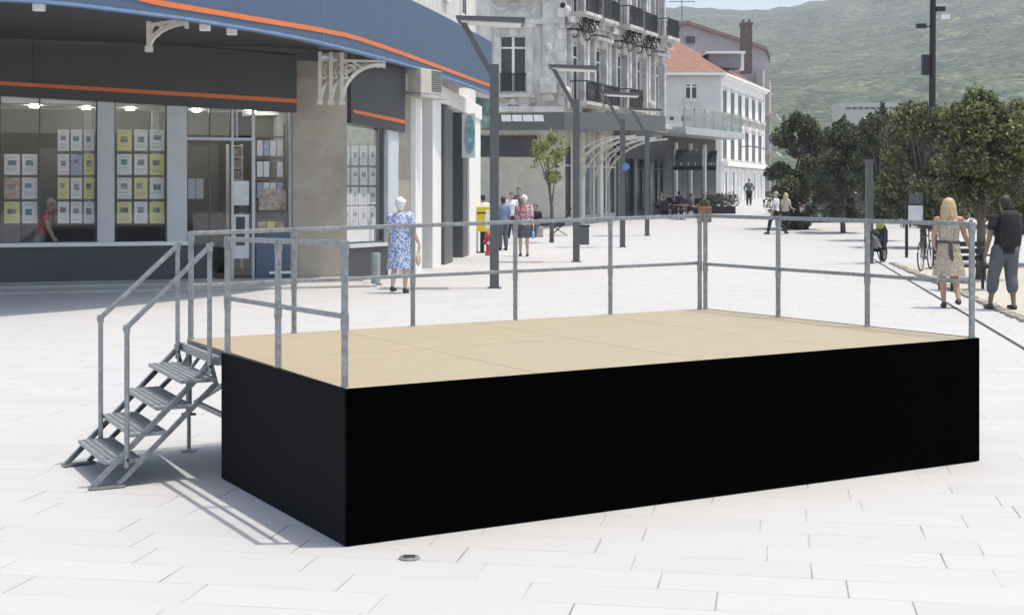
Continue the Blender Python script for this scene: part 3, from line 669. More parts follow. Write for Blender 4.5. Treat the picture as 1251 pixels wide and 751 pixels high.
# front wall
ops1 = []; wins1 = []
ua, ub = wh1.u(610.5), wh1.u(643.5)
for zc in (6.35, 10.75):
    ops1.append((ua, ub, zc, zc + 2.6)); ops1.append((ua - 3.2, ub - 3.2, zc, zc + 2.6))
q = MB(); wh1.openings(q, wh1.u(540), wh1.L, gz(66), 17, [o for o in ops1], -.5, 0); q.build('wall', m_old, hs)
q = MB(); wh2.openings(q, 0, wh2.L, gz(66), 17, [], -.9, -.35); q.build('wall', m_old, hs)
for o in ops1: 
    winunit(wh1, hs, *o)
    q = MB(); wh1.slab(q, o[0] - .28, o[0] - .002, o[2] - .1, o[3] + .3, -.02, .10); wh1.slab(q, o[1] + .002, o[1] + .28, o[2] - .1, o[3] + .3, -.02, .10); wh1.slab(q, o[0] + .002, o[1] - .002, o[3] + .002, o[3] + .3, -.02, .09)
    wh1.slab(q, o[0] - .4, o[1] + .4, o[3] + .3, o[3] + .48, -.02, .22); wh1.slab(q, (o[0] + o[1]) / 2 - .18, (o[0] + o[1]) / 2 + .18, o[3] - .05, o[3] + .29, .0, .2); q.build('window_surround', m_trim, hs)
    q = MB(); k = o[0] + .03
    wh1.slab(q, o[0] + .01, o[1] - .01, o[2] + .80, o[2] + .86, -.06, -.0)
    while k < o[1] - .02: wh1.slab(q, k, k + .03, o[2] + .02, o[2] + .8, -.045, -.02); k += .085
    q.build('window_guard', m_black, hs)
    wl = wh1; q = MB(); wh1.slab(q, o[0] - .35, o[1] + .35, o[2] - .24, o[2] - .1, -.02, .26); q.build('window_sill', m_trim, hs)
    garland(wh1, hs, o[0] - .3, o[0] + .55, o[2] - .42); garland(wh1, hs, o[1] - .55, o[1] + .3, o[2] - .42)
    q = MB(); c = wh1.p((o[0] + o[1]) / 2, o[2] - .45, .06); q.ell(c, .2, .12, .22, 8, 6); q.build('carved_shell', m_trim, hs)
# string courses, corner pilaster and corbels
q = MB(); wh1.slab(q, wh1.u(540), wh1.L - .05, 5.45, 5.7, -.02, .25); q.build('string_course', m_trim, hs); q = MB(); wh1.slab(q, wh1.u(540), wh1.L - .05, 9.45, 9.7, -.02, .12); q.build('string_course', m_trim, hs)
q = MB()
for x0, x1 in ((663, 677),):
    wh1.slab(q, wh1.u(x0), wh1.u(x1), 7.0, 12, -.02, .10); wh1.slab(q, wh1.u(x0) - .15, wh1.u(x1) + .15, 6.7, 7.0, -.02, .3)
    wh1.slab(q, wh1.u(x0) - .1, wh1.u(x1) + .1, 6.3, 6.7, -.02, .42); wh1.slab(q, wh1.u(x0), wh1.u(x1), 5.95, 6.3, -.02, .22)
    c = wh1.p(wh1.u(670), 8.3, .1); q.ell(c, .2, .14, .3, 8, 6); c = wh1.p(wh1.u(670), 6.15, .25); q.ell(c, .24, .16, .24, 8, 6)
q.build('corner_pilaster', m_trim, hs)
q = MB(); [wh1.slab(q, wh1.u(681) + (k % 2) * .08, wh1.L - .01, 5.75 + k * .5, 6.2 + k * .5, -.02, .05) for k in range(16)]; q.build('quoins', m_old, hs)
q = MB(); c = wh1.p(wh1.u(687.5), 10.3, .04); q.tube([c, c + Vector((0, -.02, 0))], .13, 14); q.build('wall_vent', m_black, hs)
# right wall bays
nb = 5; bw = wh2.L / nb
for i in range(nb):
    for zc in (5.95, 10.05, 14.0):
        o = (bw * i + bw * .27, bw * i + bw * .73, zc, zc + 2.75)
        winunit(wh2, hs, *o, depth=-.35)
        q = MB(); wh2.slab(q, o[0] - .25, o[0] - .004, o[2] - .05, o[3] + .35, -.36, .07); wh2.slab(q, o[1] + .004, o[1] + .25, o[2] - .05, o[3] + .35, -.36, .07)
        wh2.slab(q, o[0], o[1], o[3] + .004, o[3] + .35, -.36, .05); wh2.slab(q, o[0] - .38, o[1] + .38, o[3] + .35, o[3] + .52, -.36, .30)
        c = wh2.p((o[0] + o[1]) / 2, o[3] + .25, .12); q.ell(c, .2, .2, .26, 8, 6); q.build('window_surround', m_trim, hs)
        if 9 < zc < 12 and i in (0, 2, 3):
            q = MB()
            for uu in (o[0] - .1, (o[0] + o[1]) / 2, o[1] + .1):
                for r_, cz, cn in ((.34, zc - .55, .42), (.2, zc - 1.0, .2), (.13, zc - .35, .68)):
                    c = wh2.p(uu, cz, cn); nn_ = Vector((wh2.n.x, wh2.n.y, 0)); q.tube([c + nn_ * math.cos(a * .5) * r_ * (1 - a * .035) + Vector((0, 0, math.sin(a * .5) * r_ * (1 - a * .035))) for a in range(20)], .03, 5)
            for k_ in range(9): c = wh2.p(o[0] - .2 + (o[1] - o[0] + .4) * k_ / 8, zc - .55 - .25 * math.sin(k_ * 1.3), .5); q.tube([c + Vector((wh2.d.x, wh2.d.y, 0)) * math.cos(a * .7) * .16 + Vector((0, 0, math.sin(a * .7) * .2)) for a in range(9)], .022, 5)
            q.build('iron_scrollwork', m_black, hs)
        if not (zc < 6 and i > 2): balcony(wh2, hs, o[0] - .3, o[1] + .3, zc + .02, .62 if i % 2 else .85)
    q = MB(); u_ = bw * i
    wh2.slab(q, u_ - .16 if i else .0, u_ + .16, 5.3, 16.8, -.36, -.02)
    for zc in (5.6, 9.3, 13.2): wh2.slab(q, u_ - .24 if i else .0, u_ + .24, zc, zc + .5, -.36, .12); c = wh2.p(u_ + .02, zc + .75, .06); q.ell(c, .2, .2, .28, 8, 6)
    q.build('pilaster', m_trim, hs)
q = MB()
for z_ in (5.2, 9.55, 13.55, 16.8): wh2.slab(q, 0, wh2.L, z_, z_ + .28, -.36, .28); wh2.slab(q, 0, wh2.L, z_ - .18, z_, -.36, .12)
q.build('string_course', m_trim, hs)
# roof
q = MB(); p_ = [wh1.p(wh1.u(540), 17, .3), wh1.p(wh1.L, 17, .3), wh2.p(wh2.L, 17, .3), Vector((wh2.p(wh2.L, 17).x - 9, wh2.p(wh2.L, 17).y + 4, 17))]
up = Vector((0, 0, .4)); q.hexa(p_ + [k + up for k in p_]); q.build('roof', M('zinc_roof', (.22, .23, .25), .5, .3), hs)

# ground floor of that building: beige screens, dark openings, shop windows
m_beige = M('beige_screen', (.60, .56, .47), .8, 0, .1, 2)
q = MB(); wh1.slab(q, wh1.u(560), wh1.u(690) - .02, gz(66), wh1.z(630, 192), .02, .08); q.build('shop_screen', m_beige, hs)
q = MB(); wh1.slab(q, wh1.u(575), wh1.u(656), wh1.z(630, 192), wh1.z(630, 166), .01, .06); q.build('sign_and_shade_band', m_intd, hs)  # dark slab painting the shaded opening above the screen, no sign
q = MB(); wh1.slab(q, wh1.u(560), wh1.u(690), gz(66), gz(66) + .35, .081, .14); q.build('plinth', m_dkmetal, hs)
def shop_bay(i, n):
    u0 = wh2.L * i / n; u1 = wh2.L * (i + 1) / n; zg = gz(wh2.p(u0, 0).y) - .05
    q = MB(); wh2.slab(q, u0 + .2, u1 - .2, zg + .45, 3.9, -.33, -.28); f = q.build('shop_window', m_dpane if i != 1 else M('grey_pane', (.16, .18, .18), .15, 0, .4, 1.5), hs)
    q = MB(); um = (u0 + u1) / 2
    for uu in (u0 + .2, um, u1 - .26): wh2.slab(q, uu, uu + .07, zg + .45, 3.9, -.28, -.2)
    wh2.slab(q, u0 + .27, u1 - .26, 3.0, 3.08, -.275, -.205); q.build('frame', m_pwhite if i < 3 else m_black, f)
    q = MB(); wh2.slab(q, u0 - (.2 if i else 0), u0 + .2, zg, 4.6, -.34, -.1); q.build('pier', m_cream if i < 3 else m_dkmetal, hs)
    q = MB(); wh2.slab(q, u0 + .2, u1 - .2, zg, zg + .45, -.33, -.2); q.build('stall_riser', m_stone if i < 3 else m_black, hs)
for i in range(6): shop_bay(i, 6)
q = MB(); wh2.slab(q, wh2.u(757), wh2.u(812), 3.5, 4.7, -.3, .12); q.build('sign_and_shade_band', m_black, hs)

# dark marquee round the building
mq = thing('iron_marquee', 'long dark grey marquee roof with arched iron brackets along the ornate building', 'marquee', (X(690, 63), 63, gz(63)))
mpl = [P(577, 158, 62.0), P(613, 159, 62.0), P(690, 159, 62.5), P(750, 159.5, 67.5), P(813, 160, 74.5)]
mtop = [P(577, 139, 62.0), P(613, 138.5, 62.0), P(690, 137, 62.5), P(750, 138, 67.5), P(813, 142, 74.5)]
q = MB(); rings = []
for lo, hi in zip(mpl, mtop): rings.append([lo, lo + Vector((-.05, .25, 0)), hi + Vector((-.05, .25, 0)), hi])
q.loft(rings).build('fascia', m_dkmetal, mq)
q = MB(); rings = []
for lo, hi, inn in zip(mpl, mtop, [(577, 66), (613, 66), (690, 66.2), (740, 71), (805, 78)]):
    b_ = Vector((X(inn[0], inn[1]), inn[1] - .02, lo.z + .2)); rings.append([lo + Vector((0, .26, .12)), b_, b_ + Vector((0, 0, .12)), lo + Vector((0, .26, .24))])
q.loft(rings).build('roof_slab', M('marquee_soffit', (.50, .46, .38), .8, 0, .12, 2), mq)
q = MB(); 
for k in range(4):
    x0 = 613 + k * 13.2; a_, b_, c_, d_ = P(x0, 148.5, 61.9), P(x0 + 12, 148.5, 61.9), P(x0 + 11, 140.5, 61.9), P(x0 - 1, 140.5, 61.9)
    q.hexa([a_, b_, b_ + Vector((0, .05, 0)), a_ + Vector((0, .05, 0)), d_, c_, c_ + Vector((0, .05, 0)), d_ + Vector((0, .05, 0))])
q.build('skylight_panel', m_white, mq)
q = MB(); a_ = P(577, 156, 60.5); q.hexa([P(577, 158, 58), P(600, 157, 60), P(600, 157, 60) + Vector((0, .06, 0)), P(577, 158, 58) + Vector((0, .06, 0)), P(577, 118, 58), P(600, 121, 60), P(600, 121, 60) + Vector((0, .06, 0)), P(577, 118, 58) + Vector((0, .06, 0))])
q.build('glass_end_panel', M('green_reflection_glass', (.03, .075, .065), .08, 0, .6, 1.2, col2=(.16, .25, .23)), mq)  # mottled green colour stands in for the reflection in the glass
for k, x_ in enumerate((701, 714, 728, 743)):
    u_ = wh2.u(x_); b0 = wh2.p(u_, 2.2, -.1); tp = wh2.p(u_, 4.35, 3.0); q = MB(); pts = []
    for j in range(11):
        g = j / 10 * math.pi / 2; pts.append(Vector((b0.x + (tp.x - b0.x) * (1 - math.cos(g)), b0.y + (tp.y - b0.y) * (1 - math.cos(g)), b0.z + (tp.z - b0.z) * math.sin(g))))
    for a_, b_ in zip(pts, pts[1:]): q.bar(a_, b_ + (b_ - a_) * .08, .06, .09)
    pin = [Vector((b0.x + (p.x - b0.x) * .8, b0.y + (p.y - b0.y) * .8, 4.4 - (4.4 - p.z) * .72)) for p in pts]
    for a_, b_ in zip(pin, pin[1:]): q.bar(a_, b_ + (b_ - a_) * .08, .05, .06)
    for j in (2, 4, 6, 8): q.bar(pts[j], pin[j], .03, .03)
    q.bar(b0 - Vector((0, 0, 1.6)), b0 + Vector((0, 0, 2.3)), .09, .09); q.build('arched_bracket', m_cream, mq)

# glass fronted terrace and cafe under awnings
w5 = Wall((X(812, 79.5), 79.5), (X(882, 87), 87))
cf = thing('glass_terrace_building', 'low cafe pavilion with pale glass balustrade and two dark awnings', 'building', tuple(w5.p(w5.L / 2, gz(83))))
zg5 = gz(80)
q = MB(); w5.slab(q, 0, w5.L, zg5 - .2, 5.0, -.6, -.4); q.build('wall', M('cafe_wall', (.09, .08, .07), .8, 0, .25), cf)  # wall coloured dark for the shade beneath the canopy
q = MB(); w5.slab(q, -.4, w5.L + .1, 4.95, 5.35, -2, 1.4); q.build('roof_slab', M('slab_grey', (.42, .44, .45), .7), cf)
q = MB(); w5.slab(q, -.3, w5.L * .4, 5.36, 6.25, 1.2, 1.25); w5.slab(q, w5.L * .42, w5.L + .1, 5.36, 6.4, 1.2, 1.25); q.build('glass_balustrade', glass('pale_glass', (.70, .82, .80), .25, .1), cf)
q = MB(); [w5.slab(q, w5.L * k / 6 - .02, w5.L * k / 6 + .02, 5.36, 6.45, 1.14, 1.19) for k in range(7)]; q.build('balustrade_post', m_dkmetal, cf)
for i in range(4):
    u0, u1 = w5.L * i / 4 + .1, w5.L * (i + 1) / 4 - .1; q = MB(); w5.slab(q, u0, u1, zg5 + .1, 3.6, -.39, -.33); q.build('shop_window', m_dpane, cf)
    q = MB(); w5.slab(q, u0 - .1, u0 + .06, zg5, 4.6, -.38, -.2); q.build('pier', m_white if i % 2 else m_cream, cf)
m_awn = M('black_awning_cloth', (.016, .021, .022), .9, 0, .15, 3, spec=.1)
def awning(x0, x1, ytop, ymid, ylow, d):
    q = MB(); a, b = P(x0 + 4, ytop, d + 1.6), P(x1, ytop, d + 1.6); c, e = P(x0, ymid, d), P(x1 - 1, ymid, d); n = 7; rings = []
    for k in range(n + 1):
        t = k / n; p, r_ = a.lerp(b, t), c.lerp(e, t); mid = p.lerp(r_, .5) + Vector((0, 0, .2)); rings.append([p, mid, r_, r_ - Vector((0, 0, (ylow - ymid) / FPX * d)), r_ + Vector((0, .04, -(ylow - ymid) / FPX * d)), mid - Vector((0, 0, .05)), p - Vector((0, -.03, .05))])
    q.loft(rings); o = q.build('awning', m_awn, cf)
    q = MB(); [q.bar(a.lerp(b, k / 4) + Vector((0, -.02, .03)), c.lerp(e, k / 4) + Vector((0, -.02, .03)), .03) for k in range(5)]; q.build('awning_rib', M('awning_rib', (.2, .22, .23), .7), o)
awning(823, 859, 183, 203, 208, 78); awning(863, 876, 184, 203, 208, 82)

# ------------------------------------------------------------------ white house and the gabled house behind
w6 = Wall((X(818, 96), 96), (X(880, 96), 96)); w7 = Wall((X(880.3, 96.05), 96.05), (X(933, 112), 112))
wh = thing('white_town_house', 'white town house with red tiled roof and narrow windows at the street end', 'building', (X(880, 96), 98, gz(97)))
m_shw = M('shaded_render', (.60, .58, .55), .85, 0, .08, 1); m_lw = M('sunlit_render', (.82, .81, .78), .8, 0, .06, 1)  # one white render, its shaded front and sunlit side put into two colours
q = MB(); oo = [(w6.u(837), w6.u(852), w6.z(845, 121), w6.z(845, 102))]; w6.openings(q, -3, w6.L, gz(96), w6.z(850, 86), oo, -.4, 0); q.build('wall', m_shw, wh)
winunit(w6, wh, *oo[0])
q = MB(); w6.px(q, 835, 121.5, 853, 124, 0, .12); w6.px(q, 831, 130, 857, 134, 0, .1); q.build('window_sill', m_trim, wh)
q = MB(); w6.px(q, 833, 142, 844, 148, 0, .04); w6.px(q, 818, 143, 823, 147, 0, .04); q.build('wall_grille', m_intd, wh)
ztop = w6.z(880, 90)
wx = [883.5, 891, 898, 905, 914, 922]; ops = []
for i in range(6):
    u0 = w7.L * (i + .28) / 6.15; u1 = u0 + w7.L / 6.15 * .52
    for k in ((1.2 + 6.0, 9.0 - .35), (4.1, 6.1)): ops.append((u0, u1, k[0] - .05, k[1]))
q = MB(); w7.openings(q, 0, w7.L, 1.0, ztop - .1, ops, -.4, 0); q.build('wall', m_lw, wh)
for o in ops:
    q = MB(); w7.slab(q, o[0], o[1], o[2], o[3], -.09, -.05); f = q.build('window', M('house_dark_pane', (.05, .052, .056), .3, 0, .2), wh)  # plain dark window panes
    q = MB(); w7.slab(q, (o[0] + o[1]) / 2 - .025, (o[0] + o[1]) / 2 + .025, o[2], o[3], -.05, -.04); q.build('frame', m_white, f)
    q = MB(); w7.slab(q, o[0] - .3, o[1] + .3, o[2] - .2, o[2] - .02, 0, .3); w7.slab(q, o[0] - .1, o[0] + .12, o[2] - .6, o[2] - .2, 0, .22); w7.slab(q, o[1] - .12, o[1] + .1, o[2] - .6, o[2] - .2, 0, .22); q.build('window_sill', m_trim, wh)
    q = MB(); w7.slab(q, o[0] - .2, o[1] + .2, o[3] + .06, o[3] + .2, 0, .15); q.build('window_hood', m_trim, wh)
q = MB(); w7.slab(q, 0, w7.L, 3.55, 3.85, 0, .5); w7.slab(q, 0, w7.L, ztop - .3, ztop - .08, 0, .3); w7.slab(q, 0, .25, 1, ztop - .32, 0, .1); w7.slab(q, w7.L - .25, w7.L, 1, ztop - .32, 0, .1); q.build('cornice', m_lw, wh)
for i in range(6):
    u0 = w7.L * (i + .2) / 6.15; q = MB(); w7.slab(q, u0 + .35, u0 + 1.5, gz(98) - .1, 3.2, 0, .02)
    q.build('shop_window' if i != 3 else 'door', M('cream_door', (.48, .47, .36), .5) if i in (2, 3) else M('house_dark_pane', (.09, .095, .10), .3), wh)
    q = MB(); w7.slab(q, u0 - .15, u0 + .3, gz(98) - .1, 3.5, 0, .16); q.build('pilaster', m_lw, wh)
q = MB(); c = w7.p(w7.L * .52, 5.0, .9); q.bar(w7.p(w7.L * .45, 5.05, .0), w7.p(w7.L * .45, 5.05, 1.1), .06); q.bar(w7.p(w7.L * .2, 4.98, 1.1), w7.p(w7.L * .7, 4.98, 1.1), .07); q.build('flag_bar', m_dkmetal, wh)
m_tile = M('red_roof_tiles', (.235, .10, .065), .85, 0, .3, 2.2, .2, col2=(.30, .155, .11), stretch=(4, 1, 1))
q = MB(); e0_, e1_, e2_ = w6.p(-3, ztop, .5), w6.p(w6.L, ztop, .4), w7.p(w7.L, ztop, .3)
e1_ = e1_ + Vector((.25, 0, 0)); r0 = P(800, 47, 104); r1 = P(830, 52, 104); q.add([e0_, e1_, e2_, r1, r0, Vector((r0.x, 112, ztop)), Vector((e2_.x, 114, ztop))], [(0, 1, 3, 4), (1, 2, 3), (2, 6, 3), (3, 6, 5, 4)]); q.build('roof', m_tile, wh)
q = MB(); pts_ = [e0_, e1_, e2_]; [q.bar(a + Vector((0, 0, -.06)), b + Vector((0, 0, -.06)), .3, .14) for a, b in zip(pts_, pts_[1:])]; q.build('gutter', m_lw, wh)
q = MB(); a_ = P(862, 70, 100); q.box((P(884, 80, 101).x, 101.5, P(884, 84, 101).z), 2.2, 2.5, .95); dm = q.build('dormer', M('dormer_grey', (.22, .22, .23), .7), wh)
q = MB(); q.box((P(884, 80, 101).x, 101.4, P(884, 84, 101).z + .952), 2.7, 2.9, .16); q.box((P(906, 80, 100.6).x, 100.9, P(906, 86, 100.6).z), .35, .5, 1.1); q.build('dormer_roof', m_white, dm)
# gabled house behind
gh = thing('gabled_lilac_house', 'pale lilac gabled house with a tall brown chimney behind the red roof', 'building', (X(870, 118), 119, gz(118)))
gx = [(790, 44), (838, 30), (905, 52), (936, 62), (940, 74)]
q = MB(); d_ = 117; top = [P(x, y, d_) for x, y in gx]; lo = [Vector((p.x, p.y, 1.2)) for p in top]; bk_ = Vector((1.5, 9, 0)); n_ = len(top)
vs = lo + top + [p + bk_ for p in lo] + [p + bk_ for p in top]; fs = [(i, i + 1, n_ + i + 1, n_ + i) for i in range(n_ - 1)] + [(2 * n_ + i, 3 * n_ + i, 3 * n_ + i + 1, 2 * n_ + i + 1) for i in range(n_ - 1)] + [(n_ - 1, 3 * n_ - 1, 4 * n_ - 1, 2 * n_ - 1)]
q.add(vs, fs).build('wall', M('lilac_render', (.40, .37, .385), .85, 0, .08, .8), gh)
q = MB()
for a, b in zip(top, top[1:]):
    q.hexa([a + Vector((0, -.4, 0)), b + Vector((0, -.4, 0)), b + bk_, a + bk_, a + Vector((0, -.4, .28)), b + Vector((0, -.4, .28)), b + bk_ + Vector((0, 0, .28)), a + bk_ + Vector((0, 0, .28))])
q.build('roof', M('brown_roof', (.28, .19, .16), .85, 0, .2, 3), gh)
q = MB(); wg = Wall((X(800, 116.95), 116.95), (X(900, 116.95), 116.95)); wg.px(q, 838, 45, 849, 53, 0, .06); q.build('window', m_intd, gh)
q = MB(); c = P(911.5, 90, 108); q.box((c.x, 108, c.z), .78, .8, 3.6); ch_ = q.build('chimney', M('chimney_brown', (.13, .105, .095), .9, 0, .25, 6), gh)
q = MB(); q.box((c.x, 108, c.z + 3.6), .9, .92, .16); [q.tube([(c.x + k, 108, c.z + 3.7), (c.x + k, 108, c.z + 4.0)], .1, 8) for k in (-.22, .22)]; q.build('chimney_pot', M('chimney_brown', (.13, .1, .1)), ch_)
q = MB(); c = P(833, 31, 118); q.bar(c, c + Vector((0, 0, 2.1)), .06); q.bar(c + Vector((-1.1, 0, 1.9)), c + Vector((1.1, 0, 1.9)), .05); [q.bar(c + Vector((k, -.35, 1.9)), c + Vector((k, .35, 1.9)), .03) for k in (-.9, -.5, 0, .5, .9)]; q.build('aerial', m_dkmetal, gh)
# side houses further back along the street
bh = thing('grey_street_house', 'grey house with balconies just behind the white town house corner', 'building', (X(940, 125), 128, gz(112)))
w8 = Wall((X(932, 114), 114), (X(942, 128), 128)); q = MB(); w8.slab(q, 0, w8.L, 1.0, 11.5, -.5, 0); q.build('wall', M('grey_house', (.36, .35, .33), .85), bh)
for k in range(3):
    for j in range(2): q = MB(); w8.slab(q, 2 + j * 5, 3.4 + j * 5, 2.2 + k * 3, 4 + k * 3, 0, .05); q.build('window', m_intd, bh)
    q = MB(); w8.slab(q, 1, w8.L - 1, 1.9 + k * 3, 2.05 + k * 3, 0, 1.0); q.build('balcony', m_stone, bh)
lw_ = thing('long_pale_hall', 'long low pale hall at the foot of the wooded hill', 'building', (P(1074, 150, 330).x, 330, 1))
q = MB(); q.box((P(1074, 150, 330).x, 335, 1), 17, 10, P(1074, 131, 330).z - 1); q.build('wall', M('pale_hall', (.36, .37, .32), .8), lw_)
q = MB(); q.box((P(1074, 150, 330).x, 335, P(1074, 131, 330).z), 17.6, 10.6, 1.0); q.build('roof', M('pale_roof', (.36, .37, .33), .8), lw_)
q = MB(); [q.box((P(1074, 150, 330).x - 7 + k * 1.4, 329.97, P(1074, 134, 330).z), 1.0, .1, .8) for k in range(11)]; q.build('window', m_intd, lw_)

# ------------------------------------------------------------------ street lamps
def street_lamp(px, pyb, label, h=4.2, first=[None]):
    g = G(px, pyb)
    if first[0] is None:
        t = thing('street_lamp', label, 'street lamp', tuple(g), 'square grey street lamps along the shops'); x, y, z = g
        q = MB(); q.bar((x, y, z), (x, y, z + h), .17, .17); q.build('post', m_dkmetal, t, bevel=.008)
        q = MB(); q.box((x, y, z), .26, .26, .02); q.build('base_plate', m_dkmetal, t)
        q = MB(); q.bar((x - .02, y - .06, z + h - .25), (x - .62, y - .06, z + h + .84), .07, .10); q.build('arm', m_dkmetal, t)
        q = MB(); q.hexa([Vector((x + a, y + b, z + h + c)) for a, b, c in ((-.68, -.35, .80), (.55, -.35, .74), (.55, .35, .74), (-.68, .35, .80), (-.72, -.37, .88), (.58, -.37, .84), (.58, .37, .84), (-.72, .37, .88))])
        hd = q.build('lamp_head', m_dkmetal, t); q = MB(); q.hexa([Vector((x + a, y + b, z + h + c)) for a, b, c in ((-.62, -.3, .775), (.5, -.3, .72), (.5, .3, .72), (-.62, .3, .775), (-.62, -.3, .797), (.5, -.3, .743), (.5, .3, .743), (-.62, .3, .797))]); q.build('diffuser', m_white, hd)
        first[0] = t; return t
    t = copy_tree(first[0]); t.location = g; t['label'] = label; return t
street_lamp(604, 352, 'nearest square grey street lamp post, beside the blue canopy end')
street_lamp(704, 320, 'square grey street lamp post beside the small green tree')
street_lamp(760.5, 302, 'square grey street lamp post with a small blue disc sign')
street_lamp(790.5, 288, 'farthest square grey street lamp post before the cafe')
t = thing('parking_disc_sign', 'small blue disc sign on a grey lamp post', 'sign', tuple(P(764.5, 205, 47.3)))
c = P(764.5, 204, 47.2); q = MB(); q.tube([c, c + Vector((0, -.03, 0))], .12, 18); q.build('disc', M('sign_blue', (.08, .2, .48), .4, 0, .03), t)
q = MB(); q.bar(c + Vector((0, .0, -.16)), c + Vector((0, .0, .16)), .03, .02, (0, 1, 0)); q.build('clamp', m_dkmetal, t)
# plain dark post behind the right rail
g = G(1062, 322); t = thing('plain_square_post', 'plain dark square post behind the right guard rail', 'post', tuple(g))
q = MB(); q.bar(g, g + Vector((0, 0, 2.6)), .17, .17); q.build('shaft', m_dkmetal, t, bevel=.008); q = MB(); q.box(g + Vector((0, 0, 2.6)), .19, .19, .03); q.build('cap', m_dkmetal, t)
# tall mast
g = Vector((X(1139, 64), 64, gz(64))); t = thing('tall_lighting_mast', 'tall black mast with floodlights rising above the trees', 'mast', tuple(g))
q = MB(); q.tube([g, g + Vector((0, 0, 6)), g + Vector((0.05, 0, 13))], [.15, .15, .12], 12); q.build('pole', m_black, t)
zt_ = P(1139, 12, 64).z
for dz_, sx_ in ((0, .35), (-.35, .55), (-.75, -.5)):
    q = MB(); q.bar(g + Vector((0, 0, zt_ - g.z + dz_)), g + Vector((sx_, 0, zt_ - g.z + dz_)), .06); q.box(g + Vector((sx_, 0, zt_ - g.z + dz_ - .08)), .4, .3, .2); q.build('floodlight', m_white if dz_ == -.35 else m_black, t)
q = MB(); q.box(g + Vector((-.3, 0, P(1139, 92, 64).z - g.z)), .3, .3, .9); q.build('control_box', m_black, t)

# ------------------------------------------------------------------ plants
def leaves(mb, rr, clumps, n, size):
    tot = sum(r[1][0] * r[1][1] * r[1][2] for r in clumps) ** 1
    wts = [(r[1][0] * r[1][1] * r[1][2]) ** .75 for r in clumps]
    for _ in range(n):
        c, r = rr.choices(clumps, wts)[0]
        while True:
            d = Vector((rr.gauss(0, 1), rr.gauss(0, 1), rr.gauss(0, 1)))
            if d.length > .1: break
        d.normalize(); k = rr.uniform(.35, 1.08) ** .6
        p = Vector((c[0] + d.x * r[0] * k, c[1] + d.y * r[1] * k, c[2] + d.z * r[2] * k))
        a = Vector((rr.gauss(0, 1), rr.gauss(0, 1), rr.gauss(0, .8))).normalized(); b = a.cross(Vector((rr.gauss(0, 1), rr.gauss(0, 1), rr.gauss(0, 1)))).normalized(); s = size * rr.uniform(.6, 1.4)
        mb.add([p - a * s * .5, p + b * s * .32 + a * s * .06, p + a * s * .62, p - b * s * .32 + a * s * .02], [(0, 1, 2, 3)])
m_bark = M('bark', (.13, .105, .085), .9, 0, .3, 9, .4)
def tree(label, g, crown_w, ztop, zlow, mat, seed, n=5200, leaf=.13, trunk_r=.1, name='plaza_tree', spikes=5, group=None, lit_tips=0, nc=44):
    rr = random.Random(seed); t = thing(name, label, 'tree', tuple(g), group)
    cw = crown_w / 2; zm = (ztop + zlow) / 2; hh = (ztop - zlow) / 2; cl = []
    mb = MB(); pts = [g + Vector((rr.uniform(-.03, .03) * i, rr.uniform(-.03, .03) * i, (zm + hh * .3 - g.z) * i / 5)) for i in range(6)]
    mb.tube(pts, [trunk_r * (1.15 - .16 * i) for i in range(6)], 9)
    for i in range(nc):
        a = rr.uniform(0, 2 * math.pi); zz = rr.uniform(-1, 1); rad = math.sqrt(max(.05, 1 - zz * zz * .8)) * rr.uniform(.35, .92)
        c = (g.x + cw * rad * math.cos(a), g.y + cw * rad * math.sin(a), zm + hh * .86 * zz); s = rr.uniform(.19, .40) * min(cw, hh)
        cl.append((c, (s, s, s * rr.uniform(.7, 1.1))))
        if i % 3 == 0:
            st_ = pts[rr.randint(2, 4)]; cv = Vector(c); md = st_.lerp(cv, .5) + Vector((0, 0, .1)); mb.tube([st_, md, cv], [trunk_r * .42, trunk_r * .26, trunk_r * .08], 5)
    for i in range(spikes * 3):
        a = rr.uniform(0, 2 * math.pi); k = rr.uniform(0, .85) * cw; h = rr.uniform(.16, .42) * (1 - .35 * k / cw)
        cl.append(((g.x + k * math.cos(a), g.y + k * math.sin(a), ztop - .12 - .5 * (k / cw) ** 2 * hh + h * .25), (.07 * cw + .04, .07 * cw + .04, h)))
    mb.build('trunk', m_bark, t, smooth=True)
    q = MB(); leaves(q, rr, cl, n, leaf); cr = q.build('crown', mat, t)
    if lit_tips:
        top = [(c, (r[0] * 1.08, r[1] * 1.08, r[2] * 1.1)) for c, r in cl if rr.random() < .45 and c[2] > zm - hh * .5]
        q = MB(); leaves(q, rr, top, int(n * lit_tips), leaf); q.build('lit_tip_leaves', m_lf_lite, cr)  # paler leaf colour paints the sunlit tips of the crown
m_lf_dark = leafmat('dark_leaves', (.038, .044, .030), (.085, .096, .060), (.20, .21, .13))
m_lf_mid = leafmat('mid_leaves', (.044, .050, .032), (.105, .115, .060), (.31, .32, .14))
m_lf_lite = leafmat('light_leaves', (.14, .17, .06), (.25, .29, .09), (.36, .39, .15))
def at(px, d): return Vector((X(px, d), d, gz(d)))
def zz(py, d): return EYE - (py - HY) / FPX * d
grp = 'trees along the right edge of the plaza'
tree('dense dark tree nearest the white town house, first of the right row', at(974, 63), 2.7, zz(143, 63), zz(282, 63), m_lf_dark, 1, 26000, .11, lit_tips=.05)
tree('slim dark tree second in the right row', at(1030, 60), 2.4, zz(150, 60), zz(274, 60), m_lf_dark, 2, 20000, .11)
tree('pointed dark tree behind the plain square post', at(1077, 54), 2.4, zz(137, 54), zz(276, 54), m_lf_dark, 3, 22000, .105)
tree('broad dark tree below the tall black mast', at(1128, 47), 3.0, zz(130, 47), zz(278, 47), m_lf_mid, 4, 26000, .10, lit_tips=.05)
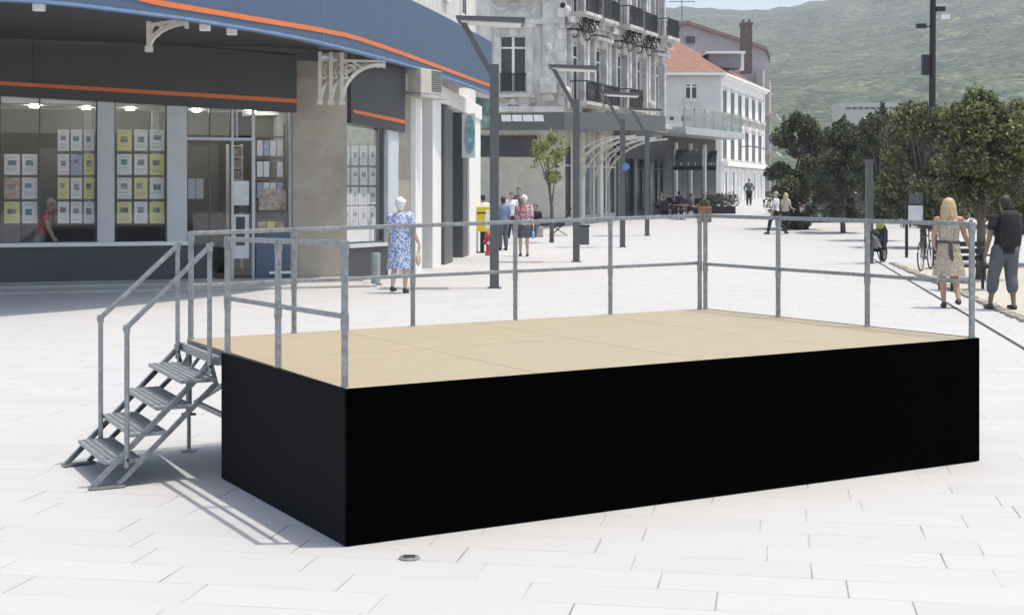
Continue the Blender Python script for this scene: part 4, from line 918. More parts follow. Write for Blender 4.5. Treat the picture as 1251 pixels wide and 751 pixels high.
tree('large leafy tree with yellowish tips above the woman in the beige dress', at(1198, 30), 1.95, zz(124, 30), zz(262, 30), m_lf_mid, 5, 26000, .075, spikes=8, lit_tips=.16)
tree('leafy tree cut by the right edge above the man with the backpack', at(1262, 36), 2.6, zz(128, 36), zz(284, 36), m_lf_mid, 6, 20000, .09, lit_tips=.14)
tree('far dark tree closing the gap behind the row', at(1052, 76), 3.6, zz(165, 76), zz(268, 76), m_lf_dark, 8, 13000, .14)
tree('far bushy tree behind the sign board', at(1120, 70), 4.2, zz(150, 70), zz(272, 70), m_lf_dark, 9, 15000, .14)
tree('far bushy tree behind the bench at the right', at(1200, 66), 5.0, zz(165, 66), zz(272, 66), m_lf_dark, 10, 16000, .14)
tree('far bushy tree at the right frame edge', at(1275, 60), 4.4, zz(150, 60), zz(276, 60), m_lf_dark, 12, 14000, .14)
# light tips on the big tree: yellow-green leaves, also painting its sunlit ends
tree('young tree with a thin trunk and yellow green crown before the beige screen', G(674, 296.5), 1.55, zz(167, 52), zz(226, 52), m_lf_lite, 7, 1500, .11, .075, spikes=3, nc=20)
# low hedge
hd_ = thing('clipped_hedge', 'dark low hedge line behind the right row of trees', 'hedge', (X(1120, 80), 80, gz(80)))
q = MB(); rr = random.Random(4); leaves(q, rr, [((X(950 + k * 14, 80 - k * .9), 80 - k * .9, gz(80) + .55), (.75, .5, .7)) for k in range(22)], 7000, .16); q.build('foliage', m_lf_dark, hd_)

# ------------------------------------------------------------------ people
def remesh(mb, name, mat, parent, vox, smooth=3, fac=.5):
    o = mb.build(name, mat, parent, smooth=True)
    a = o.modifiers.new('r', 'REMESH'); a.mode = 'VOXEL'; a.voxel_size = vox; a.use_smooth_shade = True
    b = o.modifiers.new('s', 'SMOOTH'); b.iterations = smooth; b.factor = fac
    dg = bpy.context.evaluated_depsgraph_get(); me = bpy.data.meshes.new_from_object(o.evaluated_get(dg)); old = o.data
    o.modifiers.clear(); o.data = me; me.name = name
    if not me.materials: me.materials.append(mat)
    for p in me.polygons: p.use_smooth = True
    bpy.data.meshes.remove(old); return o
m_skin = M('skin_tan', (.42, .25, .17), .55, 0, .08, 6); m_skinp = M('skin_pale', (.55, .38, .29), .55, 0, .06, 6)
def person(label, g, face, H, garments, hair, skin=None, joints=None, vox=.011, group=None, seat=False):
    """face: heading in degrees, 0 = walking away from the camera (+Y), 90 = to the left"""
    skin = skin or m_skin; s = H / 1.70; t = thing('person', label, 'person', tuple(g), group); ca, sa = math.cos(R(face)), math.sin(R(face))
    J = dict(pel=(0, 0, .93), waist=(0, 0, 1.06), chest=(0, .005, 1.26), neck=(0, -.01, 1.42), head=(0, .02, 1.585),
             shL=(-.175, -.01, 1.375), elL=(-.215, -.03, 1.10), wrL=(-.225, .05, .87), shR=(.175, -.01, 1.375), elR=(.215, -.03, 1.10), wrR=(.225, .05, .87),
             hipL=(-.09, 0, .90), knL=(-.095, .03, .49), anL=(-.10, -.02, .085), hipR=(.09, 0, .90), knR=(.095, .03, .49), anR=(.10, -.02, .085))
    J.update(joints or {}); J = {k: Vector(v) for k, v in J.items()}
    def Wd(v): return Vector((g[0] + (v[0] * ca - v[1] * sa) * s, g[1] + (v[0] * sa + v[1] * ca) * s, g[2] + v[2] * s))
    class PB(MB):
        def add(q, vs, fs): return MB.add(q, [Wd(v) for v in vs], fs)
    def torso(q, infl=0, z0=None, wide=1, sh_=True):
        pts = [J['pel'] - Vector((0, 0, .10)), J['pel'], J['waist'], J['chest'], J['neck'] - Vector((0, 0, .06)), J['neck'] + Vector((0, 0, .015))]
        rad = [(.15, .11), (.165, .12), (.138, .10), (.158, .118), (.15, .085), (.062, .058)]
        rings = []
        for p, (a, b) in zip(pts, rad): rings.append([p + Vector(((a * wide + infl) * math.cos(k * math.pi / 9), (b * wide + infl) * math.sin(k * math.pi / 9), 0)) for k in range(18)])
        q.loft(rings)
        if sh_:
            for sd_ in 'LR': q.cap(J['neck'] - Vector((0, 0, .06)), J['sh' + sd_], .06 + infl, .056 + infl)
    def arm(q, sd_, infl=0, upto=2):
        a, b, c = J['sh' + sd_], J['el' + sd_], J['wr' + sd_]
        if upto < 1: q.cap(a, a.lerp(b, upto), .056 + infl, .052 + infl); return
        q.cap(a, b, .052 + infl, .041 + infl)
        if upto > 1: q.cap(b, b.lerp(c, upto - 1), .041 + infl, .041 + (.029 - .041) * (upto - 1) + infl)
    def legs(q, infl=0, upto=2, sides='LR'):
        for sd_ in sides:
            a, b, c = J['hip' + sd_], J['kn' + sd_], J['an' + sd_]
            q.cap(a, b if upto >= 1 else a.lerp(b, upto), .088 + infl, (.056 if upto >= 1 else .07) + infl)
            if upto > 1:
                m = b.lerp(c, .32) + Vector((0, -.012, 0)); q.cap(b, m, .054 + infl, .054 + infl)
                e = min(1, (upto - 1)); 
                if e > .32: q.cap(m, b.lerp(c, e), .053 + infl, .053 - .02 * (e - .32) / .68 + infl)
    b = PB(); torso(b); legs(b)
    for sd_, sg in (('L', -1), ('R', 1)):
        arm(b, sd_); an = J['an' + sd_]; w_ = J['wr' + sd_]; d = (w_ - J['el' + sd_]).normalized()
        b.cap(an + Vector((0, -.03, -.045)), an + Vector((.01 * sg, .15, -.055)), .036, .028); b.cap(an, an + Vector((0, -.02, -.04)), .036, .034)
        fwd = Vector((0, 1, 0)) - d * d.y; fwd = fwd.normalized() if fwd.length > .1 else Vector((0, 0, 1)); side = d.cross(fwd)
        pc = w_ + d * .045
        for k in range(3): b.cap(w_ + fwd * (k - 1) * .012, pc + d * .035 + fwd * (k - 1) * .024, .016, .015)
        for k, L_ in enumerate((.062, .075, .07, .052)):
            r0 = pc + d * .035 + fwd * (.032 - .0215 * k); in_ = side * (-sg) * (1 if abs(side.x) > .3 else 0)
            md = r0 + d * L_ * .55 + in_ * .006; b.cap(r0, md, .0095, .009); b.cap(md, md + d * L_ * .4 + in_ * .022, .009, .0082)
        th = w_ + d * .02 + fwd * .024; tm = th + d * .03 + fwd * .026; b.cap(th, tm, .012, .0105); b.cap(tm, tm + d * .03 + fwd * .004, .0105, .009)
    hd = J['head']; b.cap(J['neck'] - Vector((0, 0, .02)), hd - Vector((0, .015, .05)), .055, .052)
    b.ell(hd + Vector((0, -.008, .015)), .076, .094, .108, 16, 12); b.ell(hd + Vector((0, .03, -.055)), .055, .06, .055, 12, 8)
    b.cap(hd + Vector((0, .085, .015)), hd + Vector((0, .105, -.018)), .010, .016)
    for sg in (-1, 1): b.ell(hd + Vector((.079 * sg, -.005, -.005)), .012, .02, .032, 8, 6)
    body = remesh(b, 'body', skin, t, vox * s, 3, .45)
    q = PB()
    for sg in (-1, 1): q.ell(hd + Vector((.032 * sg, .083, .012)), .012, .009, .007, 8, 6)
    q.build('eyes', M('eye_dark', (.05, .035, .03), .3), body, smooth=True)
    q = PB(); q.ell(hd + Vector((0, .088, -.057)), .024, .008, .007, 8, 6); q.build('mouth', M('lip', (.42, .16, .14), .5), body, smooth=True)
    for gm in garments:
        kind, mat = gm[0], gm[1]; o = gm[2] if len(gm) > 2 else {}; q = PB()
        if kind == 'shirt':
            torso(q, .014, wide=o.get('wide', 1))
            if o.get('sleeve', .55): [arm(q, k, .012 + o.get('loose', 0), o.get('sleeve', .55)) for k in 'LR']
        elif kind in ('dress', 'skirt'):
            if kind == 'dress':
                torso(q, .014, wide=o.get('wide', 1), sh_=o.get('sleeve', 0) > 0)
                if o.get('sleeve', 0): [arm(q, k, .014 + o.get('loose', 0), o['sleeve']) for k in 'LR']
            z0, z1 = J['waist'].z - (.0 if kind == 'dress' else .02), o.get('hem', .5); rings = []
            rr = random.Random(len(label)); ph = [rr.uniform(0, 6) for _ in range(4)]; fl = o.get('flare', .22)
            for i in range(9):
                k = i / 8; z = z0 + (z1 - z0) * k; rx = .15 * o.get('wide', 1) + (.175 * o.get('wide', 1) - .15 * o.get('wide', 1)) * min(1, k * 3.5) if k < .29 else .175 * o.get('wide', 1) + (fl - .175 * o.get('wide', 1)) * (k - .29) / .71
                cy = J['pel'].y + (J['knL'].y + J['knR'].y) / 2 * .5 * k; cx = J['pel'].x + (J['knL'].x + J['knR'].x) / 2 * .5 * k
                ring = []
                for n_ in range(40):
                    a = n_ * math.pi / 20; f = 1 + .06 * k * (math.sin(5 * a + ph[0]) + .6 * math.sin(9 * a + ph[1]))
                    ring.append(Vector((cx + rx * f * math.cos(a), cy + rx * .76 * f * math.sin(a), z)))
                rings.append(ring)
            q.loft(rings)
        elif kind == 'trousers':
            q.loft([[J['pel'] + Vector((a * math.cos(k * math.pi / 9), b_ * math.sin(k * math.pi / 9), z)) for k in range(18)] for z, a, b_ in ((.10, .148, .112), (.0, .18, .134), (-.11, .172, .128))])
            legs(q, .016 + o.get('loose', 0), o.get('upto', 1.92))
        elif kind == 'shoes':
            for k in 'LR':
                an = J['an' + k]; q.cap(an + Vector((0, -.035, -.045)), an + Vector((0, .16, -.055)), .042, .034); q.cap(an + Vector((0, -.01, -.02)), an + Vector((0, -.02, -.05)), .042, .042)
        elif kind == 'belt':
            p = J['waist'] - Vector((0, 0, .03)); q.loft([[p + Vector((.172 * math.cos(k * math.pi / 12), .135 * math.sin(k * math.pi / 12), z)) for k in range(24)] for z in (-.022, .022)])
            q.cap(p + Vector((.02, -.14, 0)), p + Vector((.035, -.165, -.28)), .014, .02); q.cap(p + Vector((-.01, -.14, 0)), p + Vector((.0, -.16, -.22)), .014, .02)
        elif kind == 'backpack':
            p = J['chest'] + Vector((0, -.20, -.04)); q.loft([[p + Vector((a * w_ * .15, b * w_ * .09, z)) for a, b in ((-1, .6), (-.9, -.6), (-.5, -1), (.5, -1), (.9, -.6), (1, .6), (.6, 1), (-.6, 1))] for z, w_ in ((-.27, .75), (-.24, .95), (0, 1.05), (.18, .95), (.25, .7), (.27, .4))])
            for sg in (-1, 1): q.tube([p + Vector((.09 * sg, .06, .2)), J['neck'] + Vector((.12 * sg, .01, .0)), J['chest'] + Vector((.12 * sg, .135, .02)), J['waist'] + Vector((.16 * sg, .02, .06)), p + Vector((.1 * sg, .05, -.18))], .02, 6)
        elif kind == 'bag':
            w_ = J['wr' + o.get('hand', 'R')] + Vector((0, 0, -.09)); q.ell(w_ + Vector((0, .0, -.20)), .035, .12, .13, 12, 8)
            for sg in (-1, 1): q.tube([w_ + Vector((.01 * sg, -.07, -.12)), w_ + Vector((.006 * sg, 0, .012)), w_ + Vector((.01 * sg, .07, -.12))], .007, 6)
        nm = {'bag': 'carried_bag'}.get(kind, kind)
        if kind in ('bag',):
            bo = q.build('shopping_bag' if o.get('shop') else 'handbag', mat, None, smooth=True); tag(bo, o['label'], 'bag')
        elif kind == 'backpack':
            bo = q.build('backpack', mat, None, smooth=True); tag(bo, o['label'], 'backpack')
        else: remesh(q, nm, mat, t, max(vox, .010) * s, 2, .5)
    q = PB(); st_, hm = hair[0], hair[1]
    q.ell(hd + Vector((0, -.022, .035)), .087, .098, .103, 16, 12)
    if st_ == 'curly':
        rr = random.Random(3)
        for _ in range(46):
            d = Vector((rr.gauss(0, 1), rr.gauss(-.5, .8), rr.gauss(.4, .8))).normalized(); q.ell(hd + Vector((d.x * .085, -.02 + d.y * .095, .03 + d.z * .1)), .026, .026, .024, 7, 5)
        q.ell(hd + Vector((0, -.05, -.05)), .07, .055, .07)
    elif st_ == 'short': q.ell(hd + Vector((0, -.045, -.035)), .075, .058, .07)
    elif st_ == 'long':
        rr = random.Random(9)
        for k in range(44):
            a = math.pi * .92 + math.pi * 1.16 * k / 43; x, y = math.cos(a) * .088, math.sin(a) * .082 - .015
            q.cap(hd + Vector((x * .7, y * .8, .09)), hd + Vector((x * 1.12, y * 1.1, -.02)), .022, .022, 7); q.cap(hd + Vector((x * 1.12, y * 1.1, -.02)), hd + Vector((x * (1.15 + rr.uniform(0, .45)), y * rr.uniform(.95, 1.4) - .01, -.15 - rr.uniform(0, .11))), .019, .007, 7)
    elif st_ == 'cap': q.cap(hd + Vector((0, .05, .06)), hd + Vector((0, .15, .05)), .05, .02)
    remesh(q, 'hair', hm, body, .011 * s, 1, .4)
    return t
m_hwhite = M('white_hair', (.72, .71, .68), .8, 0, .12, 40, .3); m_hblond = M('blonde_hair', (.52, .37, .17), .6, 0, .35, 30, .4, col2=(.66, .52, .30), stretch=(6, 6, 1)); m_hdark = M('dark_hair', (.03, .024, .02), .6, 0, .3, 30, .3); m_hgrey = M('grey_hair', (.35, .33, .28), .8, 0, .25, 30, .3)
def printed(name, base, spots, scale, lo=.42, hi=.5, third=None):
    m = bpy.data.materials.new(name); m.use_nodes = True; n, l = m.node_tree.nodes, m.node_tree.links; b = n['Principled BSDF']; b.inputs['Roughness'].default_value = .85; b.inputs['Specular IOR Level'].default_value = .2
    tc = n.new('ShaderNodeTexCoord'); vo = NG(m, 'ShaderNodeTexVoronoi', Scale=scale); l.new(tc.outputs['Object'], vo.inputs[0]); sx = n.new('ShaderNodeSeparateColor'); l.new(vo.outputs['Color'], sx.inputs[0])
    rp = n.new('ShaderNodeValToRGB'); rp.color_ramp.interpolation = 'CONSTANT'; e = rp.color_ramp.elements; e[0].color = (*base, 1); e[1].position = hi; e[1].color = (*spots, 1)
    if third: k = e.new(lo * .5); k.color = (*third, 1)
    l.new(sx.outputs[0], rp.inputs[0]); l.new(rp.outputs[0], b.inputs['Base Color']); return m
m_bluedress = printed('blue_white_print', (.15, .21, .42), (.62, .66, .74), 42, .5, .52, (.26, .33, .55))
m_beigedress = printed('beige_speckle_print', (.42, .35, .26), (.52, .46, .36), 60, .5, .6, (.34, .28, .21))
m_pinkshirt = printed('pink_print', (.50, .20, .24), (.66, .50, .52), 26, .5, .55, (.32, .12, .16))
m_greyc = M('grey_cloth', (.10, .107, .12), .9, 0, .15, 6); m_blackc = M('black_cloth', (.016, .016, .018), .9, 0, .2, 6); m_whitec = M('white_cloth', (.66, .66, .68), .9, 0, .05, 6); m_navyc = M('navy_cloth', (.03, .035, .06), .9, 0, .15, 6); m_bluec = M('light_blue_cloth', (.22, .42, .70), .9, 0, .15, 6); m_shoe = M('dark_shoe', (.05, .04, .035), .6); m_redc = M('red_cloth', (.38, .05, .06), .9, 0, .1, 6); m_beigec = M('beige_cloth', (.50, .42, .32), .9, 0, .1, 6)
g = G(489, 358)
person('elderly woman with curly white hair walking in a blue and white print dress', g, -14, 1.70,
       [('dress', m_bluedress, dict(hem=.43, flare=.235, wide=1.16, sleeve=.8, loose=.012)), ('shoes', m_shoe), ('bag', m_beigec, dict(hand='R', label='pale cream handbag carried by the woman in the blue print dress'))], ('curly', m_hwhite), m_skinp,
       dict(anL=(-.1, -.14, .12), knL=(-.1, .0, .47), anR=(.08, .04, .085), elR=(.25, -.02, 1.12), wrR=(.30, .12, .90), head=(.0, .05, 1.575)))
g = G(1159, 376)
person('blonde woman seen from behind walking in a belted beige dress', g, -8, 1.70,
       [('dress', m_beigedress, dict(hem=.50, flare=.245, wide=1.0)), ('belt', M('dark_belt', (.07, .06, .05), .7)), ('shoes', m_shoe)], ('long', m_hblond), m_skin,
       dict(anR=(.12, -.18, .15), knR=(.10, .05, .48), anL=(-.07, .02, .085), elR=(.25, .02, 1.12), wrR=(.33, .14, .96), elL=(-.23, -.02, 1.12), wrL=(-.20, .14, .98)))
g = G(1228, 378)
person('man in black shirt and grey cropped trousers with a backpack at the right edge', g, 8, 1.74,
       [('shirt', m_blackc, dict(sleeve=.5, wide=1.06, loose=.01)), ('trousers', m_greyc, dict(upto=1.45, loose=.022)), ('shoes', m_shoe), ('backpack', M('black_backpack', (.012, .012, .014), .8), dict(label='black backpack worn by the man at the right edge'))], ('short', m_hdark), M('skin_brown', (.24, .14, .095), .55, 0, .08, 6),
       dict(anL=(-.19, .10, .085), knL=(-.15, .08, .50), anR=(.11, -.05, .085), knR=(.11, .03, .5), elL=(-.27, -.05, 1.10), wrL=(-.29, .03, .86)))
g = G(640, 313)
person('white haired woman in pink patterned blouse and dark grey skirt walking near the mailbox', g, 172, 1.70,
       [('shirt', m_pinkshirt, dict(sleeve=.9, wide=1.2, loose=.016)), ('skirt', m_greyc, dict(hem=.52, flare=.21, wide=1.12)), ('shoes', m_shoe), ('bag', m_bluec, dict(hand='L', shop=1, label='light blue shopping bag held by the woman in the pink blouse'))], ('curly', m_hwhite), m_skinp,
       dict(wrL=(-.27, .06, .9)), vox=.014)
g = G(948, 286)
person('man in white shirt and black trousers striding left side by side with a companion', g, 60, 1.72,
       [('shirt', m_whitec, dict(sleeve=.6)), ('trousers', m_blackc, dict(loose=.008)), ('shoes', m_blackc)], ('short', m_hgrey), m_skin,
       dict(anL=(-.1, .30, .09), knL=(-.1, .22, .50), anR=(.1, -.38, .2), knR=(.1, -.05, .47), wrR=(.22, .2, .95)), vox=.016)
g = G(960, 285.5)
person('fair haired woman in beige top and dark trousers walking beside the man in white shirt', g, -50, 1.66,
       [('shirt', m_beigec, dict(sleeve=.5)), ('trousers', m_blackc, dict(loose=.006)), ('shoes', m_blackc)], ('long', m_hblond), m_skin,
       dict(anL=(-.1, .1, .085), anR=(.1, -.12, .11), wrR=(.2, .28, 1.02), elR=(.22, .05, 1.1)), vox=.016)
g = G(915, 251)
person('person in dark clothes walking in front of the white town house', g, 170, 1.72, [('shirt', m_greyc, dict(sleeve=1.6)), ('trousers', m_blackc, dict(loose=.01)), ('shoes', m_blackc)], ('short', m_hdark), vox=.022, joints=dict(elL=(-.3, 0, 1.12), elR=(.3, 0, 1.12)))
g = G(892, 247.5)
person('person in pale grey clothes standing by the white house corner', g, 150, 1.74, [('shirt', M('pale_grey_cloth', (.36, .36, .38), .9), dict(sleeve=1.7, loose=.02, wide=1.15)), ('trousers', M('pale_grey_cloth', (.36, .36, .38), .9), dict(loose=.02)), ('shoes', m_blackc)], ('short', m_hgrey), vox=.022)
gp = 'people in the shade by the beige screen'
def by(px, d): return Vector((X(px, d), d, gz(d)))
person('person in white top with dark hair standing behind the yellow mailbox', by(590, 50), 20, 1.72, [('shirt', m_whitec, dict(sleeve=.6, wide=1.1)), ('trousers', m_navyc, dict(loose=.01)), ('shoes', m_blackc)], ('short', m_hdark), vox=.018, group=gp)
person('person in dark clothes half hidden behind the nearest street lamp', by(601, 52), 160, 1.74, [('shirt', m_navyc, dict(sleeve=.8)), ('trousers', m_blackc, dict(loose=.01)), ('shoes', m_blackc)], ('short', m_hdark), vox=.018, group=gp)
person('person with dark hair and dusty blue top beside the nearest street lamp', by(614.5, 45), 25, 1.66, [('shirt', M('dusty_blue_cloth', (.13, .20, .30), .9, 0, .15, 6), dict(sleeve=.7)), ('trousers', m_greyc, dict(loose=.012)), ('shoes', m_blackc)], ('short', m_hdark), vox=.018, group=gp)
person('man in white tee shirt and dark trousers standing among the shaded group', by(625, 56), 185, 1.76, [('shirt', m_whitec, dict(sleeve=.6, wide=1.05)), ('trousers', m_navyc, dict(loose=.012)), ('shoes', m_blackc)], ('short', m_hdark), vox=.018, group=gp)
person('tall person in dark grey behind the man in the white tee shirt', by(633.5, 60), 190, 1.86, [('shirt', m_greyc, dict(sleeve=1.5)), ('trousers', m_blackc, dict(loose=.012)), ('shoes', m_blackc)], ('short', m_hdark), vox=.02, group=gp)
sitj = dict(pel=(0, 0, .50), waist=(0, .02, .63), chest=(0, .04, .83), neck=(0, .04, .99), head=(0, .07, 1.15), shL=(-.17, .03, .95), elL=(-.22, .02, .70), wrL=(-.16, .22, .60), shR=(.17, .03, .95), elR=(.22, .02, .70), wrR=(.16, .22, .60), hipL=(-.09, 0, .48), knL=(-.1, .42, .48), anL=(-.1, .40, .085), hipR=(.09, 0, .48), knR=(.1, .42, .48), anR=(.1, .40, .085))
gs = by(655, 57)
person('person in dark clothes sitting on a low block by the thin tree', gs, 160, 1.70, [('shirt', m_blackc, dict(sleeve=.8)), ('trousers', m_greyc, dict(loose=.01)), ('shoes', m_blackc)], ('short', m_hdark), vox=.018, joints=sitj)
q = MB(); q.box((gs[0], gs[1] + .05, gs[2]), .55, .5, .40); tag(q.build('stone_seat', m_stone, bevel=.03), 'low grey stone block seat under the person sitting by the thin tree', 'seat')
# woman leaning over inside the shop window
gw = w1.p(LW(50), .09, -.62); gw = Vector((gw.x, gw.y, .09))
person('woman in red top with grey hair bending forward inside the shop window', gw, -75, 1.62, [('shirt', m_redc, dict(sleeve=.35)), ('trousers', m_greyc, dict(loose=.01)), ('shoes', m_blackc)], ('curly', m_hgrey), m_skinp,
       dict(waist=(0, .02, 1.06), chest=(0, .09, 1.25), neck=(0, .16, 1.40), head=(0, .24, 1.53), shL=(-.17, .13, 1.36), elL=(-.19, .16, 1.09), wrL=(-.16, .26, .87), shR=(.17, .13, 1.36), elR=(.19, .16, 1.09), wrR=(.16, .26, .87)), vox=.013)

# ------------------------------------------------------------------ street furniture
g = G(588, 309); t = thing('yellow_mailbox', 'yellow street mailbox on a dark stand beside the white column', 'mailbox', tuple(g))
d = g.y; z0, z1 = zz(283, d), zz(252, d)
q = MB(); q.box((X(591, d), d + .1, z0), .48, .42, z1 - z0); bx_ = q.build('box', M('mail_yellow', (.68, .50, .02), .4, 0, .04), t, bevel=.03)
q = MB(); q.box((X(597.5, d), d - .08, z0 + .1), .22, .07, z1 - z0 - .2); q.build('side_label', m_white, bx_)
q = MB(); q.box((X(588, d), d - .112, z1 - .22), .28, .012, .04); q.build('letter_slot', m_black, bx_)
q = MB(); q.box((X(589, d), d + .1, g.z), .12, .12, z0 - g.z); q.box((X(589, d), d + .1, g.z), .36, .3, .03); q.build('stand', m_black, t)
g = G(597.5, 312); t = thing('fire_hydrant', 'small red fire hydrant below the yellow mailbox', 'hydrant', tuple(g))
m_red = M('hydrant_red', (.55, .06, .06), .45, 0, .1)
q = MB(); q.lathe(g, [(.12, 0), (.12, .04), (.09, .06), (.088, .46), (.12, .48), (.12, .54), (.10, .60), (.055, .67), (.02, .69)], 16); q.build('barrel', m_red, t, smooth=True)
for sx_ in (-1, 1):
    q = MB(); q.tube([g + Vector((.07 * sx_, 0, .40)), g + Vector((.15 * sx_, -.02, .40))], .045, 10); q.build('outlet_cap', m_red, t)
q = MB(); q.tube([g + Vector((0, -.07, .36)), g + Vector((0, -.15, .36))], .055, 10); q.build('outlet_cap', m_white, t)
g = G(459, 348); t = thing('steel_bollard', 'short round pale steel bollard before the shop wall', 'bollard', tuple(g))
q = MB(); q.lathe(g, [(.09, 0), (.09, .60), (.085, .625), (.0, .63)], 20); q.build('tube', M('bollard_grey', (.30, .36, .37), .4, .3), t, smooth=False); q = MB(); q.lathe(g, [(.13, 0), (.13, .02), (.09, .025)], 20); q.build('base_ring', m_dkmetal, t)

# motor scooter seen from behind
g = G(1070, 321); t = thing('motor_scooter', 'dark parked motor scooter with a yellow green patch on the plaza', 'scooter', tuple(g))
def L3(x, y, z, a=R(-32)): return Vector((g.x + x * math.cos(a) - y * math.sin(a), g.y + x * math.sin(a) + y * math.cos(a), g.z + z))
def wheel(par, c, ax, r=.22, wdt=.06, nm='wheel', tyre=m_black, rim=m_galv, spokes=8, rr_=None):
    ax = Vector(ax).normalized(); e1 = Vector((0, 0, 1)); e2 = ax.cross(e1).normalized(); n = 24
    q = MB(); q.tube([c + (e1 * math.cos(k * 2 * math.pi / n) + e2 * math.sin(k * 2 * math.pi / n)) * r for k in range(n)], wdt / 2, 8, True); ty = q.build(nm, tyre, par, smooth=True)
    q = MB(); q.tube([c + (e1 * math.cos(k * 2 * math.pi / n) + e2 * math.sin(k * 2 * math.pi / n)) * (r - wdt * .5) for k in range(n)], wdt * .22, 6, True)
    for k in range(spokes): q.tube([c, c + (e1 * math.cos(k * 2 * math.pi / spokes) + e2 * math.sin(k * 2 * math.pi / spokes)) * (r - wdt * .4)], rr_ or wdt * .12, 5)
    q.tube([c - ax * wdt * .5, c + ax * wdt * .5], wdt * .5, 8); q.build('rim', rim, ty); return ty
axs = L3(1, 0, 0) - L3(0, 0, 0)
wheel(t, L3(0, -.5, .24), axs, .19, .11); wheel(t, L3(0, .62, .24), axs, .19, .10)
q = MB(); q.loft([[L3(x * w_, y, z + h) for x, h in ((-1, 0), (-.8, .16), (0, .22), (.8, .16), (1, 0), (.6, -.12), (-.6, -.12))] for y, z, w_ in ((-.75, .62, .06), (-.55, .56, .14), (-.2, .50, .16), (.05, .40, .15))]); q.build('rear_body', M('scooter_black', (.02, .02, .022), .25, 0, .1, coat=.5), t, smooth=True)
q = MB(); q.loft([[L3(x * w_, y, z + h) for x, h in ((-1, 0), (-.8, .05), (.8, .05), (1, 0), (.8, -.04), (-.8, -.04))] for y, z, w_ in ((-.7, .80, .08), (-.4, .82, .14), (-.05, .74, .12))]); q.build('saddle', m_black, t, smooth=True)
q = MB(); q.loft([[L3(x * w_, y + dy, z) for x, dy in ((-1, 0), (-.5, .07), (.5, .07), (1, 0), (.5, -.02), (-.5, -.02))] for y, z, w_ in ((.30, .30, .15), (.38, .55, .19), (.45, .80, .17), (.42, .98, .10))]); q.build('front_fairing', M('scooter_black', (.02, .02, .022), .25), t, smooth=True)
q = MB(); q.loft([[L3(x * w_, y + dy, z) for x, dy in ((-1, 0), (-.5, .05), (.5, .05), (1, 0), (.5, -.03), (-.5, -.03))] for y, z, w_ in ((.30, .86, .06), (.33, .92, .11), (.30, 1.0, .10), (.27, 1.05, .05))]); q.build('leg_shield', M('fairing_lime', (.40, .44, .08), .35, 0, .1), t, smooth=True)
q = MB(); q.loft([[L3(x, y, .28 + h) for x, h in ((-.16, 0), (.16, 0), (.16, .05), (-.16, .05))] for y in (.0, .33)]); q.build('footboard', m_black, t)
q = MB(); q.tube([L3(-.33, .30, 1.0), L3(-.12, .38, 1.02), L3(.12, .38, 1.02), L3(.33, .30, 1.0)], .018, 8); q.tube([L3(0, .62, .26), L3(0, .42, .95)], .03, 8); q.build('handlebar', m_black, t)
for sx_ in (-1, 1):
    q = MB(); q.tube([L3(.22 * sx_, .36, 1.02), L3(.28 * sx_, .38, 1.16)], .008, 6); q.ell(L3(.30 * sx_, .38, 1.19), .06, .02, .04, 10, 6); q.build('mirror', m_black, t)
q = MB(); q.ell(L3(0, -.77, .66), .06, .03, .03, 10, 6); q.build('tail_light', M('tail_red', (.4, .03, .03), .3), t)
q = MB(); q.box(L3(0, -.8, .38), .16, .01, .12); q.build('number_plate', m_white, t)
q = MB(); q.tube([L3(.06, -.1, .3), L3(.18, -.15, .02)], .014, 6); q.build('kickstand', m_black, t)

# parked bicycles
def bicycle(label, px, pyb, ang, col):
    g = G(px, pyb); t = thing('parked_bicycle', label, 'bicycle', tuple(g), 'bicycles parked under the trees')
    ca, sa = math.cos(R(ang)), math.sin(R(ang))
    def q3(x, y, z): return Vector((g.x + x * ca - y * sa, g.y + x * sa + y * ca, g.z + z))
    ax = q3(0, 1, 0) - q3(0, 0, 0); wheel(t, q3(-.52, 0, .345), ax, .33, .035, spokes=16, rr_=.0022); wheel(t, q3(.52, 0, .345), ax, .33, .035, spokes=16, rr_=.0022)
    mt = M('bike_frame_' + col[0], col[1], .35, .2, .05); q = MB(); bb, st_, hd_ = q3(-.08, 0, .30), q3(-.22, 0, .80), q3(.34, 0, .82)
    for a, b in ((bb, st_), (bb, q3(.37, 0, .70)), (q3(-.2, 0, .74), hd_), (bb, q3(-.52, 0, .345)), (q3(-.2, 0, .74), q3(-.52, 0, .345))): q.tube([a, b], .016, 8)
    q.tube([q3(.33, 0, .86), q3(.37, 0, .68), q3(.52, 0, .345)], .015, 8); q.build('frame', mt, t)
    q = MB(); q.tube([q3(.28, -.28, .97), q3(.36, -.1, .98), q3(.36, .1, .98), q3(.28, .28, .97)], .013, 8); q.tube([q3(.33, 0, .84), q3(.35, 0, .98)], .012, 8); q.build('handlebar', m_black, t)
    q = MB(); q.loft([[q3(x, y * w_, .92 + h) for y, h in ((-1, 0), (-.6, .03), (.6, .03), (1, 0), (0, -.03))] for x, w_ in ((-.34, .08), (-.24, .07), (-.08, .02))]); q.tube([q3(-.22, 0, .78), q3(-.235, 0, .92)], .012, 8); q.build('saddle', m_black, t)
    q = MB(); q.tube([bb - ax * .05, bb + ax * .05], .05, 10); q.tube([bb + ax * .06, q3(.02, .06, .16)], .01, 6); q.tube([bb - ax * .06, q3(-.18, -.06, .44)], .01, 6); q.build('crank', m_galv, t)
bicycle('parked black bicycle with its wheel towards the plaza beside the woman in beige', 1131, 330, 62, ('black', (.02, .02, .022)))
bicycle('second parked bicycle partly behind the black bicycle', 1146, 327, 66, ('grey', (.10, .11, .12)))
